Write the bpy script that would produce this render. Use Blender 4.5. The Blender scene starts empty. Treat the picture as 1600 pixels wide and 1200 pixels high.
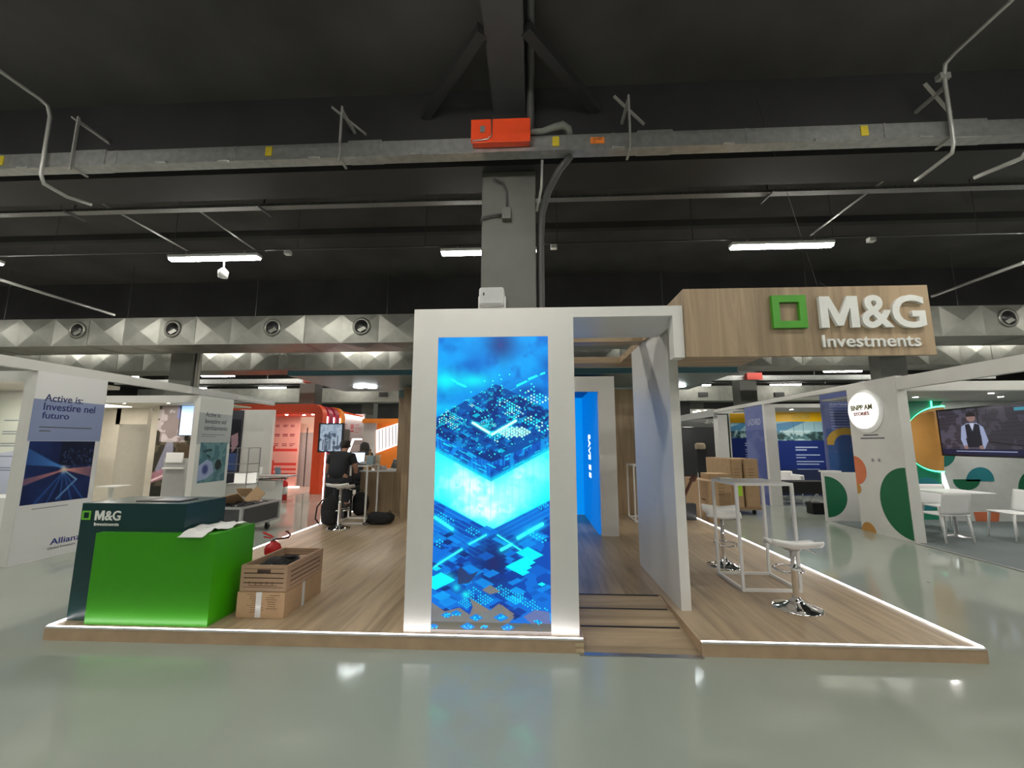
import bpy, bmesh, math, random
import numpy as np
from mathutils import Vector, Matrix
SC = bpy.context.scene
COL = SC.collection
random.seed(7)

# ------------------------------------------------------------------ camera
CAM_H = 1.6
FPX, PITCH, ROLL, YAW = 650.0, 0.142443517, 0.000697, 0.0493446
_cy, _sy = math.cos(YAW), math.sin(YAW)
_fw0 = Vector((-_sy, _cy, 0)); _rt0 = Vector((_cy, _sy, 0)); _up0 = Vector((0, 0, 1))
FW = _fw0*math.cos(PITCH) + _up0*math.sin(PITCH)
_u = _up0*math.cos(PITCH) - _fw0*math.sin(PITCH)
RT = _rt0*math.cos(ROLL) + _u*math.sin(ROLL)
UP = _u*math.cos(ROLL) - _rt0*math.sin(ROLL)
cam = bpy.data.cameras.new('camera'); cam.sensor_width = 36; cam.lens = 36*FPX/1600; cam.clip_end = 100
co = bpy.data.objects.new('camera', cam); COL.objects.link(co)
M = Matrix((RT, UP, -FW)).transposed().to_4x4(); M.translation = (0, 0, CAM_H)
co.matrix_world = M
SC.camera = co
# ------------------------------------------------------------------ world, exposure, light levels
w = bpy.data.worlds.new('world'); SC.world = w; w.use_nodes = True
w.node_tree.nodes['Background'].inputs[0].default_value = (0.5, 0.55, 0.6, 1)
w.node_tree.nodes['Background'].inputs[1].default_value = 0.0
SC.view_settings.view_transform = 'Standard'; SC.view_settings.look = 'None'
SC.view_settings.exposure = 0.0; SC.view_settings.gamma = 1.0; SC.view_settings.use_curve_mapping = False
LAMP_L = 82.0          # radiance of the ceiling battens
LAMP_C = (1.0, 0.975, 0.89)
STRIP_L = 12.0          # edge LED strips

# ------------------------------------------------------------------ measuring helpers (photo pixel -> point in the hall)
def ray(x, y): return FW + RT*((x-800)/FPX) - UP*((y-600)/FPX)
def at_z(x, y, z):
    r = ray(x, y); t = (z-CAM_H)/r.z; return (r.x*t, r.y*t, z)
def at_Y(x, y, Y):
    r = ray(x, y); t = Y/r.y; return (r.x*t, Y, CAM_H+r.z*t)
def at_X(x, y, X):
    r = ray(x, y); t = X/r.x; return (X, r.y*t, CAM_H+r.z*t)

# ------------------------------------------------------------------ materials
def lin(c):
    c = np.asarray(c, float); return np.where(c <= 0.04045, c/12.92, ((c+0.055)/1.055)**2.4)
def S(r, g, b): return tuple(float(v) for v in lin(np.array([r, g, b])/255.0))
_m = {}
def mat(name, col=(.5,.5,.5), rough=.5, metal=0.0, emit=None, es=0.0, noise=0.0, nscale=8.0, bump=0.0, bscale=60.0,
        spec=.5, trans=0.0, coat=0.0):
    if name in _m: return _m[name]
    m = bpy.data.materials.new(name); m.use_nodes = True; _m[name] = m
    nt = m.node_tree; b = nt.nodes['Principled BSDF']
    b.inputs['Base Color'].default_value = (*col, 1); b.inputs['Roughness'].default_value = rough
    b.inputs['Metallic'].default_value = metal; b.inputs['Specular IOR Level'].default_value = spec
    if trans: b.inputs['Transmission Weight'].default_value = trans
    if coat: b.inputs['Coat Weight'].default_value = coat; b.inputs['Coat Roughness'].default_value = .1
    if emit is not None:
        b.inputs['Emission Color'].default_value = (*emit, 1); b.inputs['Emission Strength'].default_value = es
    tc = nt.nodes.new('ShaderNodeTexCoord')
    n = nt.nodes.new('ShaderNodeTexNoise'); n.inputs['Scale'].default_value = nscale; n.inputs['Detail'].default_value = 4
    nt.links.new(tc.outputs['Object'], n.inputs['Vector'])
    k = noise if noise else 0.04
    mr = nt.nodes.new('ShaderNodeMapRange'); mr.inputs['To Min'].default_value = 1-k; mr.inputs['To Max'].default_value = 1+k
    mr.inputs['From Min'].default_value = .3; mr.inputs['From Max'].default_value = .7
    nt.links.new(n.outputs['Fac'], mr.inputs['Value'])
    mx = nt.nodes.new('ShaderNodeVectorMath'); mx.operation = 'SCALE'; mx.inputs[0].default_value = col
    nt.links.new(mr.outputs[0], mx.inputs['Scale']); nt.links.new(mx.outputs[0], b.inputs['Base Color'])
    if bump:
        n2 = nt.nodes.new('ShaderNodeTexNoise'); n2.inputs['Scale'].default_value = bscale
        nt.links.new(tc.outputs['Object'], n2.inputs['Vector'])
        bp = nt.nodes.new('ShaderNodeBump'); bp.inputs['Strength'].default_value = bump; bp.inputs['Distance'].default_value = .02
        nt.links.new(n2.outputs['Fac'], bp.inputs['Height']); nt.links.new(bp.outputs[0], b.inputs['Normal'])
    return m
def wood(name, c1, c2, axis='Y', plank=.19, rough=.42, seams=.25):
    """laminate oak: grain runs along axis, planks side by side"""
    if name in _m: return _m[name]
    m = bpy.data.materials.new(name); m.use_nodes = True; _m[name] = m
    nt = m.node_tree; L = nt.links; b = nt.nodes['Principled BSDF']; b.inputs['Roughness'].default_value = rough
    tc = nt.nodes.new('ShaderNodeTexCoord')
    mp = nt.nodes.new('ShaderNodeMapping'); L.new(tc.outputs['Object'], mp.inputs[0])
    sc = {'X': (.55, 7, 7), 'Y': (7, .55, 7), 'Z': (7, 7, .55)}[axis]; mp.inputs['Scale'].default_value = sc
    n1 = nt.nodes.new('ShaderNodeTexNoise'); n1.inputs['Scale'].default_value = 1.0; n1.inputs['Detail'].default_value = 7
    n1.inputs['Roughness'].default_value = .62; n1.inputs['Distortion'].default_value = .9
    # each plank takes its own slice of the grain
    sep = nt.nodes.new('ShaderNodeSeparateXYZ'); L.new(tc.outputs['Object'], sep.inputs[0])
    cross = {'X': 'Y', 'Y': 'X', 'Z': 'X'}[axis]
    dv = nt.nodes.new('ShaderNodeMath'); dv.operation = 'DIVIDE'; L.new(sep.outputs[cross], dv.inputs[0]); dv.inputs[1].default_value = plank
    fl = nt.nodes.new('ShaderNodeMath'); fl.operation = 'FLOOR'; L.new(dv.outputs[0], fl.inputs[0])
    wn = nt.nodes.new('ShaderNodeTexWhiteNoise'); wn.noise_dimensions = '1D'; L.new(fl.outputs[0], wn.inputs['W'])
    ad = nt.nodes.new('ShaderNodeVectorMath'); ad.operation = 'MULTIPLY_ADD'; L.new(wn.outputs['Color'], ad.inputs[0])
    ad.inputs[1].default_value = (9, 9, 9); L.new(mp.outputs[0], ad.inputs[2]); L.new(ad.outputs[0], n1.inputs['Vector'])
    rp = nt.nodes.new('ShaderNodeValToRGB'); L.new(n1.outputs['Fac'], rp.inputs[0])
    rp.color_ramp.elements[0].position = .32; rp.color_ramp.elements[0].color = (*c2, 1)
    rp.color_ramp.elements[1].position = .62; rp.color_ramp.elements[1].color = (*c1, 1)
    fr = nt.nodes.new('ShaderNodeMath'); fr.operation = 'FRACT'; L.new(dv.outputs[0], fr.inputs[0])
    cmpn = nt.nodes.new('ShaderNodeMath'); cmpn.operation = 'LESS_THAN'; L.new(fr.outputs[0], cmpn.inputs[0]); cmpn.inputs[1].default_value = .018
    mul = nt.nodes.new('ShaderNodeMath'); mul.operation = 'MULTIPLY'; L.new(cmpn.outputs[0], mul.inputs[0]); mul.inputs[1].default_value = seams
    sub = nt.nodes.new('ShaderNodeMath'); sub.operation = 'SUBTRACT'; sub.inputs[0].default_value = 1; L.new(mul.outputs[0], sub.inputs[1])
    va = nt.nodes.new('ShaderNodeMath'); va.operation = 'MULTIPLY_ADD'; L.new(wn.outputs['Value'], va.inputs[0]); va.inputs[1].default_value = .14; va.inputs[2].default_value = .93
    m2 = nt.nodes.new('ShaderNodeMath'); m2.operation = 'MULTIPLY'; L.new(sub.outputs[0], m2.inputs[0]); L.new(va.outputs[0], m2.inputs[1])
    vm = nt.nodes.new('ShaderNodeVectorMath'); vm.operation = 'SCALE'; L.new(rp.outputs[0], vm.inputs[0]); L.new(m2.outputs[0], vm.inputs['Scale'])
    L.new(vm.outputs[0], b.inputs['Base Color'])
    return m
def art_mat(name, es=0.0, rough=.35):
    """printed sheet (es=0) or backlit / screen (es>0): colours come from the mesh's own colour attribute"""
    if name in _m: return _m[name]
    m = bpy.data.materials.new(name); m.use_nodes = True; _m[name] = m
    nt = m.node_tree; b = nt.nodes['Principled BSDF']; b.inputs['Roughness'].default_value = rough; b.inputs['Specular IOR Level'].default_value = .12 if es else .4
    a = nt.nodes.new('ShaderNodeAttribute'); a.attribute_name = 'art'
    if es:
        b.inputs['Base Color'].default_value = (.02, .02, .02, 1)
        nt.links.new(a.outputs['Color'], b.inputs['Emission Color']); b.inputs['Emission Strength'].default_value = es
    else: nt.links.new(a.outputs['Color'], b.inputs['Base Color'])
    return m
def emis(name, col, s):
    return mat(name, (.6, .6, .6), .4, emit=col, es=s)

WHITE = mat('white_laminate', (.72, .71, .68), .38, noise=.015)
WHITE2 = mat('white_painted_panel', (.66, .65, .62), .5, noise=.03, nscale=3)
CREAM = mat('cream_panel', (.70, .64, .54), .5, noise=.03)
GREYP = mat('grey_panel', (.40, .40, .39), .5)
BLACK = mat('black_plastic', (.012, .012, .013), .4)
BLACKF = mat('black_fabric', (.010, .010, .011), .85, bump=.4)
DARKW = mat('dark_hall_paint', (.026, .026, .026), .8, noise=.25, nscale=1.3)
COLM = mat('grey_column_paint', (.115, .118, .105), .6, noise=.12, nscale=2.5)
BEAMM = mat('dark_beam_paint', (.024, .024, .025), .6, noise=.15, nscale=2)
GALV = mat('galvanised_steel', (.42, .43, .42), .42, metal=.75, noise=.14, nscale=14, bump=.08, bscale=25)
DUCTM = mat('duct_sheet_metal', (.23, .23, .205), .38, metal=.75, noise=.12, nscale=4, bump=.12, bscale=3.0)
PIPE = mat('grey_conduit', (.40, .40, .38), .45, metal=.4)
DPIPE = mat('dark_conduit', (.06, .06, .06), .5)
CHROME = mat('chrome', (.85, .85, .86), .06, metal=1.0, noise=.01)
STEEL = mat('brushed_steel', (.55, .55, .56), .3, metal=1.0)
WPL = mat('white_plastic', (.80, .80, .79), .28, noise=.01)
WMET = mat('white_powder_coated_metal', (.78, .78, .77), .35, noise=.01)
OAKF = wood('oak_floor', (.47, .355, .23), (.27, .195, .12), 'Y', .19, .38)
OAKX = wood('oak_ramp', (.50, .385, .25), (.30, .22, .14), 'X', 5.0, .45)
OAKV = wood('oak_vertical', (.43, .315, .195), (.25, .175, .105), 'Z', .6, .45, .12)
OAKB = wood('oak_soffit', (.43, .315, .195), (.25, .175, .105), 'X', .6, .45, .12)
FASC = mat('oak_edge_board', (.47, .335, .215), .45, noise=.10, nscale=6)
TEAL = mat('teal_panel', (.005, .028, .034), .6, spec=.2)
TEALG = mat('teal_grey_soffit', (.14, .20, .20), .4)
CARD = mat('cardboard', (.42, .275, .15), .75, noise=.06, nscale=10)
CARD2 = mat('dark_cardboard', (.30, .19, .105), .75, noise=.08, nscale=10)
KRAFT = mat('printed_brown_ink', (.14, .075, .035), .8)
GREEN = mat('bright_green_laminate', S(54, 148, 2), .38, noise=.01)
GREEN2 = mat('lime_green_letter', (.07, .36, .02), .4)
DGREEN = mat('dark_green_laminate', (.007, .040, .042), .3, noise=.02)
RED = mat('red_enamel', (.55, .02, .02), .25)
ORED = mat('orange_red_enamel', (.80, .075, .02), .35, noise=.05)
YEL = mat('yellow_sticker', (.62, .48, .03), .5)
ORG = mat('orange_sticker', (.8, .22, .03), .5)
SKIN = mat('skin', (.36, .19, .13), .5)
SHIRT = mat('black_cotton', (.012, .013, .017), .85)
JEANS = mat('dark_trousers', (.02, .022, .03), .85)
HAIR = mat('dark_hair', (.02, .013, .010), .6, bump=.5, bscale=120)
GLASS = mat('clear_glass', (.9, .95, .95), .03, trans=1.0)
PAPER = mat('white_paper', (.78, .78, .76), .6)
STRIP = emis('led_strip_light', (1.0, .95, .96), STRIP_L)
LAMPE = emis('batten_light', LAMP_C, LAMP_L)

# ------------------------------------------------------------------ object helpers
def rootloc(o):
    v = Vector((0, 0, 0))
    while o is not None: v += o.location; o = o.parent
    return v
def tag(o, label=None, cat=None, group=None, kind=None):
    if label: o['label'] = label
    if cat: o['category'] = cat
    if group: o['group'] = group
    if kind: o['kind'] = kind
    return o
def thing(name, label, cat, loc=(0, 0, 0), group=None, kind=None, rz=0):
    o = bpy.data.objects.new(name, None); COL.objects.link(o); o.location = loc; o.rotation_euler = (0, 0, rz)
    o.empty_display_size = .1
    return tag(o, label, cat, group, kind)
def link(name, me, m, parent=None, world=True, label=None):
    """mesh given in hall coordinates (world=True) or in the thing's own (world=False)"""
    if m is not None:
        if isinstance(m, (list, tuple)):
            for q in m: me.materials.append(q)
        else: me.materials.append(m)
    o = bpy.data.objects.new(name, me); COL.objects.link(o)
    if parent is not None:
        o.parent = parent
        if world: me.transform(Matrix.Translation(-rootloc(parent)))
    elif world and len(me.vertices):
        n = len(me.vertices); a = np.empty(n*3, np.float32); me.vertices.foreach_get('co', a); a = a.reshape(-1, 3)
        c = Vector(((a[:, 0].min()+a[:, 0].max())/2, (a[:, 1].min()+a[:, 1].max())/2, a[:, 2].min()))
        me.transform(Matrix.Translation(-c)); o.location = c
    if label: o['label'] = label
    return o
class MB:
    def __init__(s): s.bm = bmesh.new()
    def box(s, x0, x1, y0, y1, z0, z1, bev=0, mi=0):
        x0, x1 = min(x0, x1), max(x0, x1); y0, y1 = min(y0, y1), max(y0, y1); z0, z1 = min(z0, z1), max(z0, z1)
        r = bmesh.ops.create_cube(s.bm, size=1)
        for v in r['verts']:
            v.co = Vector(((x0+x1)/2+v.co.x*(x1-x0), (y0+y1)/2+v.co.y*(y1-y0), (z0+z1)/2+v.co.z*(z1-z0)))
        fs = {f for v in r['verts'] for f in v.link_faces}
        for f in fs: f.material_index = mi
        if bev:
            es = list({e for v in r['verts'] for e in v.link_edges})
            bmesh.ops.bevel(s.bm, geom=es, offset=bev, segments=2, affect='EDGES', profile=.5)
        return s
    def obox(s, c, sx, sy, sz, R=None, bev=0):
        """box centred at c with rotation R"""
        r = bmesh.ops.create_cube(s.bm, size=1); R = R or Matrix.Identity(3)
        for v in r['verts']: v.co = Vector(c) + R @ Vector((v.co.x*sx, v.co.y*sy, v.co.z*sz))
        if bev:
            es = list({e for v in r['verts'] for e in v.link_edges})
            bmesh.ops.bevel(s.bm, geom=es, offset=bev, segments=2, affect='EDGES', profile=.5)
        return s
    def bar(s, p, q, w, h=None):
        """square bar p->q"""
        p, q = Vector(p), Vector(q); h = h or w; d = (q-p).normalized()
        a = d.cross(Vector((0, 0, 1)));
        if a.length < 1e-4: a = Vector((1, 0, 0))
        a.normalize(); b = a.cross(d).normalized(); vs = []
        for t in (p, q):
            for i, j in ((-1, -1), (1, -1), (1, 1), (-1, 1)): vs.append(s.bm.verts.new(t+a*i*w/2+b*j*h/2))
        for k in range(4): s.bm.faces.new((vs[k], vs[(k+1) % 4], vs[4+(k+1) % 4], vs[4+k]))
        s.bm.faces.new(vs[3::-1]); s.bm.faces.new(vs[4:]); return s
    def tube(s, pts, r, n=10, closed=False):
        pts = [Vector(p) for p in pts]; N = len(pts); rings = []
        for i, p in enumerate(pts):
            a = pts[(i-1) % N] if (i > 0 or closed) else p; b = pts[(i+1) % N] if (i < N-1 or closed) else p
            d = (b-a).normalized()
            if i == 0 or (d.cross(u0)).length < .05:
                u0 = d.orthogonal().normalized() if i == 0 else u0
            u = (u0 - d*u0.dot(d)).normalized(); v = d.cross(u); u0 = u
            rr = r[i] if isinstance(r, (list, tuple)) else r
            rings.append([s.bm.verts.new(p+(u*math.cos(2*math.pi*k/n)+v*math.sin(2*math.pi*k/n))*rr) for k in range(n)])
        for i in range(N if closed else N-1):
            A, B = rings[i], rings[(i+1) % N]
            for k in range(n):
                f = s.bm.faces.new((A[k], A[(k+1) % n], B[(k+1) % n], B[k])); f.smooth = True
        if not closed: s.bm.faces.new(rings[0][::-1]); s.bm.faces.new(rings[-1])
        return s
    def lathe(s, prof, c=(0, 0, 0), n=28, smooth=True):
        """prof: (radius, z) list"""
        c = Vector(c); rings = []
        for r, z in prof:
            if r < 1e-5: rings.append([s.bm.verts.new(c+Vector((0, 0, z)))])
            else: rings.append([s.bm.verts.new(c+Vector((r*math.cos(2*math.pi*k/n), r*math.sin(2*math.pi*k/n), z))) for k in range(n)])
        for A, B in zip(rings, rings[1:]):
            for k in range(n):
                a = [A[k % len(A)], A[(k+1) % len(A)], B[(k+1) % len(B)], B[k % len(B)]]; u = []
                for v in a:
                    if v not in u: u.append(v)
                if len(u) > 2: f = s.bm.faces.new(u); f.smooth = smooth
        return s
    def prism(s, poly, z0, z1):
        a = [s.bm.verts.new((x, y, z0)) for x, y in poly]; b = [s.bm.verts.new((x, y, z1)) for x, y in poly]; n = len(poly)
        for k in range(n): s.bm.faces.new((a[k], a[(k+1) % n], b[(k+1) % n], b[k]))
        s.bm.faces.new(a[::-1]); s.bm.faces.new(b); return s
    def extr(s, poly3, d):
        """3-D polygon pushed along d"""
        d = Vector(d); a = [s.bm.verts.new(Vector(p)) for p in poly3]; b = [s.bm.verts.new(Vector(p)+d) for p in poly3]; n = len(a)
        for k in range(n): s.bm.faces.new((a[k], a[(k+1) % n], b[(k+1) % n], b[k]))
        s.bm.faces.new(a[::-1]); s.bm.faces.new(b); return s
    def sheet(s, fn, nu, nv, th):
        """surface fn(u,v) with thickness"""
        bm = s.bm; g = [[fn(i/nu, j/nv) for j in range(nv+1)] for i in range(nu+1)]
        top = [[bm.verts.new(p) for p in r] for r in g]; bot = []
        for i in range(nu+1):
            row = []
            for j in range(nv+1):
                a = Vector(g[min(i+1, nu)][j])-Vector(g[max(i-1, 0)][j]); b = Vector(g[i][min(j+1, nv)])-Vector(g[i][max(j-1, 0)])
                nn = a.cross(b).normalized(); row.append(bm.verts.new(Vector(g[i][j])-nn*th))
            bot.append(row)
        def F(*v): f = bm.faces.new(v); f.smooth = True
        for i in range(nu):
            for j in range(nv):
                F(top[i][j], top[i+1][j], top[i+1][j+1], top[i][j+1]); F(bot[i][j], bot[i][j+1], bot[i+1][j+1], bot[i+1][j])
        for i in range(nu): F(top[i][0], bot[i][0], bot[i+1][0], top[i+1][0]); F(top[i][nv], top[i+1][nv], bot[i+1][nv], bot[i][nv])
        for j in range(nv): F(top[0][j], top[0][j+1], bot[0][j+1], bot[0][j]); F(top[nu][j], bot[nu][j], bot[nu][j+1], top[nu][j+1])
        return s
    def blob(s, c, sx, sy, sz, seed=0, amp=.12, n=3):
        r = bmesh.ops.create_icosphere(s.bm, subdivisions=n, radius=1); rnd = random.Random(seed)
        ph = [rnd.uniform(0, 6.3) for _ in range(6)]
        for v in r['verts']:
            p = v.co.copy(); k = 1+amp*(math.sin(3*p.x+ph[0])*math.cos(4*p.y+ph[1])+.6*math.sin(7*p.z+ph[2])*math.sin(6*p.x+ph[3]))
            q = Vector((abs(p.x)**.7*(1 if p.x > 0 else -1), abs(p.y)**.7*(1 if p.y > 0 else -1), abs(p.z)**.7*(1 if p.z > 0 else -1)))*k
            v.co = Vector(c)+Vector((q.x*sx, q.y*sy, q.z*sz))
        for v in r['verts']:
            for f in v.link_faces: f.smooth = True
        return s
    def build(s, name, m, parent=None, world=True, label=None, smooth=False):
        bmesh.ops.recalc_face_normals(s.bm, faces=s.bm.faces[:])
        me = bpy.data.meshes.new(name); s.bm.to_mesh(me); s.bm.free()
        if smooth: me.polygons.foreach_set('use_smooth', [True]*len(me.polygons))
        return link(name, me, m, parent, world, label)
def lamp_or_fill_light(x, y, z, parent, watts, size=.08, col=(1, .93, .82), name='lamp_or_fill_glow'):
    """the light a downlight throws, set at its lens; also added fill for booth interiors"""
    l = bpy.data.lights.new(name, 'AREA'); l.shape = 'DISK'; l.size = size; l.energy = watts; l.color = col
    o = bpy.data.objects.new(name, l); COL.objects.link(o); o.parent = parent; o.location = Vector((x, y, z))-rootloc(parent); return o
def B(*a, **k): return MB().box(*a, **k)
def copy_tree(o, parent=None):
    c = o.copy(); COL.objects.link(c)
    if parent is not None: c.parent = parent; c.matrix_parent_inverse = o.matrix_parent_inverse
    for ch in list(o.children): copy_tree(ch, c)
    return c

def frame_of(face):
    """which way a flat print faces: 'front' -Y, 'east' +X, 'west' -X ; gives reader's right, and outward normal"""
    return {'front': (Vector((1, 0, 0)), Vector((0, -1, 0))), 'east': (Vector((0, 1, 0)), Vector((1, 0, 0))),
            'west': (Vector((0, -1, 0)), Vector((-1, 0, 0)))}[face]
def text(name, s, origin, face, width, height, m, parent=None, depth=.004, bold=0.0, align=None):
    """lettering whose box starts at origin (bottom left as read)"""
    r, n = frame_of(face)
    cu = bpy.data.curves.new(name, 'FONT'); cu.body = s; cu.size = 1; cu.extrude = .02; cu.offset = bold; cu.resolution_u = 4
    t = bpy.data.objects.new(name, cu); COL.objects.link(t)
    dg = bpy.context.evaluated_depsgraph_get(); me = bpy.data.meshes.new_from_object(t.evaluated_get(dg))
    bpy.data.objects.remove(t); bpy.data.curves.remove(cu)
    k = len(me.vertices); a = np.empty(k*3, np.float32); me.vertices.foreach_get('co', a); a = a.reshape(-1, 3)
    mn = a.min(0); mx = a.max(0)
    sx = width/(mx[0]-mn[0]); sy = (height/(mx[1]-mn[1])) if height else sx
    o = Vector(origin); out = np.empty_like(a)
    lx = (a[:, 0]-mn[0])*sx; ly = (a[:, 1]-mn[1])*sy; lz = (a[:, 2]-mn[2])/(mx[2]-mn[2])*depth
    for i in range(3): out[:, i] = o[i]+lx*r[i]+ly*(1 if i == 2 else 0)+lz*n[i]
    me.vertices.foreach_set('co', out.ravel()); me.update()
    return link(name, me, m, parent)
MPTS = [(0, 0), (0, 1), (.27, 1), (.5, .42), (.73, 1), (1, 1), (1, 0), (.79, 0), (.79, .64), (.575, .06), (.425, .06), (.21, .64), (.21, 0)]
def letter_m(origin, face, w, h, m, parent, depth):
    r, n = frame_of(face); o = Vector(origin)
    return MB().extr([o+r*(a*w)+Vector((0, 0, b*h)) for a, b in MPTS], n*depth).build('letter', m, parent)
def flat(name, pts, face, origin, m, parent=None, depth=.003):
    """flat shape given as (right, up) offsets from origin"""
    r, n = frame_of(face); o = Vector(origin)
    return MB().extr([o+r*a+Vector((0, 0, b)) for a, b in pts], n*depth).build(name, m, parent)
def circ(cx, cy, rad, a0=0, a1=360, n=32, ry=None):
    ry = ry or rad
    full = abs(a1-a0) >= 360
    k = n if full else n+1
    return [(cx+rad*math.cos(math.radians(a0+(a1-a0)*i/n)), cy+ry*math.sin(math.radians(a0+(a1-a0)*i/n))) for i in range(k)]

# ------------------------------------------------------------------ prints and screens as colour meshes
def vnoise(X, Y, seed):
    rs = np.random.RandomState(seed); G = rs.rand(64, 64); xi = np.floor(X).astype(int); yi = np.floor(Y).astype(int)
    fx = X-xi; fy = Y-yi; fx = fx*fx*(3-2*fx); fy = fy*fy*(3-2*fy); g = lambda i, j: G[i % 64, j % 64]
    return (g(xi, yi)*(1-fx)+g(xi+1, yi)*fx)*(1-fy)+(g(xi, yi+1)*(1-fx)+g(xi+1, yi+1)*fx)*fy
class Art:
    def __init__(s, x0, y0, x1, y1, nx, ny, bg):
        s.nx, s.ny = nx, ny; s.X, s.Y = np.meshgrid(np.linspace(x0, x1, nx), np.linspace(y0, y1, ny))
        s.C = np.zeros((ny, nx, 3)); s.C[:] = np.array(bg)/255.0
    def put(s, mask, col, a=1.0):
        m = (np.asarray(mask, float)*a)[..., None]; c = np.array(col)/255.0 if not isinstance(col, np.ndarray) else col
        s.C = s.C*(1-m)+c*m; return s
    def rect(s, x0, y0, x1, y1, col, a=1.0): return s.put((s.X >= x0) & (s.X <= x1) & (s.Y >= y0) & (s.Y <= y1), col, a)
    def pm(s, P):
        inside = np.zeros(s.X.shape, bool); n = len(P)
        for i in range(n):
            x1, y1 = P[i]; x2, y2 = P[(i+1) % n]
            if y1 == y2: continue
            c = ((y1 > s.Y) != (y2 > s.Y)) & (s.X < (x2-x1)*(s.Y-y1)/(y2-y1)+x1); inside ^= c
        return inside
    def poly(s, P, col, a=1.0): return s.put(s.pm(P), col, a)
    def disc(s, x, y, r, col, a=1.0, soft=0.0):
        d = np.hypot(s.X-x, s.Y-y)
        return s.put(np.clip((r-d)/soft+.5, 0, 1) if soft else d < r, col, a)
    def line(s, x0, y0, x1, y1, w, col, a=1.0, soft=0.0):
        dx, dy = x1-x0, y1-y0; L2 = dx*dx+dy*dy+1e-9; t = np.clip(((s.X-x0)*dx+(s.Y-y0)*dy)/L2, 0, 1)
        d = np.hypot(s.X-x0-t*dx, s.Y-y0-t*dy)
        return s.put(np.exp(-(d/w)**2) if soft else d < w, col, a)
    def noise(s, sc, seed, oct=3, ax=1.0):
        v = 0; a = .5
        for o in range(oct): v = v+a*vnoise(s.X/sc*2**o*ax+31*o, s.Y/sc*2**o+17*o, seed+o); a *= .5
        return v/(1-.5**oct)
    def build(s, name, origin, face, w, h, m, parent=None, off=.003):
        """origin: bottom-left corner as read; row 0 is the top"""
        r, n = frame_of(face); o = Vector(origin)+n*off
        U, V = np.meshgrid(np.linspace(0, 1, s.nx), np.linspace(1, 0, s.ny)); N = s.nx*s.ny
        co = np.empty((N, 3), np.float32)
        for i in range(3): co[:, i] = (o[i]+U*w*r[i]+(V*h if i == 2 else 0)).ravel()
        me = bpy.data.meshes.new(name); me.vertices.add(N); me.vertices.foreach_set('co', co.ravel())
        i, j = np.meshgrid(np.arange(s.nx-1), np.arange(s.ny-1)); a = (j*s.nx+i).ravel()
        q = np.stack([a, a+s.nx, a+s.nx+1, a+1], 1).astype(np.int32); F = len(q)
        me.loops.add(F*4); me.loops.foreach_set('vertex_index', q.ravel()); me.polygons.add(F)
        me.polygons.foreach_set('loop_start', np.arange(0, F*4, 4, dtype=np.int32)); me.update(calc_edges=True)
        at = me.color_attributes.new('art', 'FLOAT_COLOR', 'POINT')
        c = np.ones((N, 4), np.float32); c[:, :3] = lin(np.clip(s.C, 0, 4)).reshape(-1, 3); at.data.foreach_set('color', c.ravel())
        return link(name, me, m, parent)
PRINT = art_mat('printed_sheet')
def lines(a, x0, y0, x1, n, dy, col, seed=1, h=1.0, jag=.35, al=1.0):
    rs = random.Random(seed)
    for k in range(n): a.rect(x0, y0+k*dy, x0+(x1-x0)*(1-jag*rs.random()), y0+k*dy+h, col, al)
# =================================================================== THE HALL
CEIL = 5.63
def struct(name, mb, m, label=None): return tag(mb.build(name, m), label, kind='structure')
def floor_mat():
    m = bpy.data.materials.new('resin_floor'); m.use_nodes = True; nt = m.node_tree; L = nt.links; b = nt.nodes['Principled BSDF']
    tc = nt.nodes.new('ShaderNodeTexCoord'); n = nt.nodes.new('ShaderNodeTexNoise'); n.inputs['Scale'].default_value = .55; n.inputs['Detail'].default_value = 6
    L.new(tc.outputs['Object'], n.inputs['Vector'])
    r = nt.nodes.new('ShaderNodeValToRGB'); L.new(n.outputs['Fac'], r.inputs[0])
    r.color_ramp.elements[0].position = .3; r.color_ramp.elements[0].color = (.315, .345, .30, 1)
    r.color_ramp.elements[1].position = .7; r.color_ramp.elements[1].color = (.365, .395, .345, 1)
    # small scuffs
    v = nt.nodes.new('ShaderNodeTexVoronoi'); v.inputs['Scale'].default_value = 1.1; L.new(tc.outputs['Object'], v.inputs['Vector'])
    lt = nt.nodes.new('ShaderNodeMath'); lt.operation = 'LESS_THAN'; lt.inputs[1].default_value = .022; L.new(v.outputs['Distance'], lt.inputs[0])
    mx = nt.nodes.new('ShaderNodeMix'); mx.data_type = 'RGBA'; L.new(lt.outputs[0], mx.inputs['Factor']); L.new(r.outputs[0], mx.inputs['A']); mx.inputs['B'].default_value = (.10, .10, .085, 1)
    L.new(mx.outputs['Result'], b.inputs['Base Color'])
    b.inputs['Roughness'].default_value = .075; b.inputs['Specular IOR Level'].default_value = .5
    n2 = nt.nodes.new('ShaderNodeTexNoise'); n2.inputs['Scale'].default_value = 2.2; n2.inputs['Detail'].default_value = 2; L.new(tc.outputs['Object'], n2.inputs['Vector'])
    bp = nt.nodes.new('ShaderNodeBump'); bp.inputs['Strength'].default_value = .045; bp.inputs['Distance'].default_value = .03
    L.new(n2.outputs['Fac'], bp.inputs['Height']); L.new(bp.outputs[0], b.inputs['Normal'])
    return m
struct('floor', B(-26, 26, -12, 34, -.1, 0), floor_mat())
struct('ceiling', B(-26, 26, -12, 34, CEIL, CEIL+.1), mat('charcoal_ceiling_paint', (.056, .054, .053), .8, noise=.25, nscale=1.1))
struct('wall_back', B(-26, 26, 34, 34.2, 0, CEIL), DARKW)
struct('wall_left', B(-26.2, -26, -12, 34, 0, CEIL), DARKW)
struct('wall_right', B(26, 26.2, -12, 34, 0, CEIL), DARKW)
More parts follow.
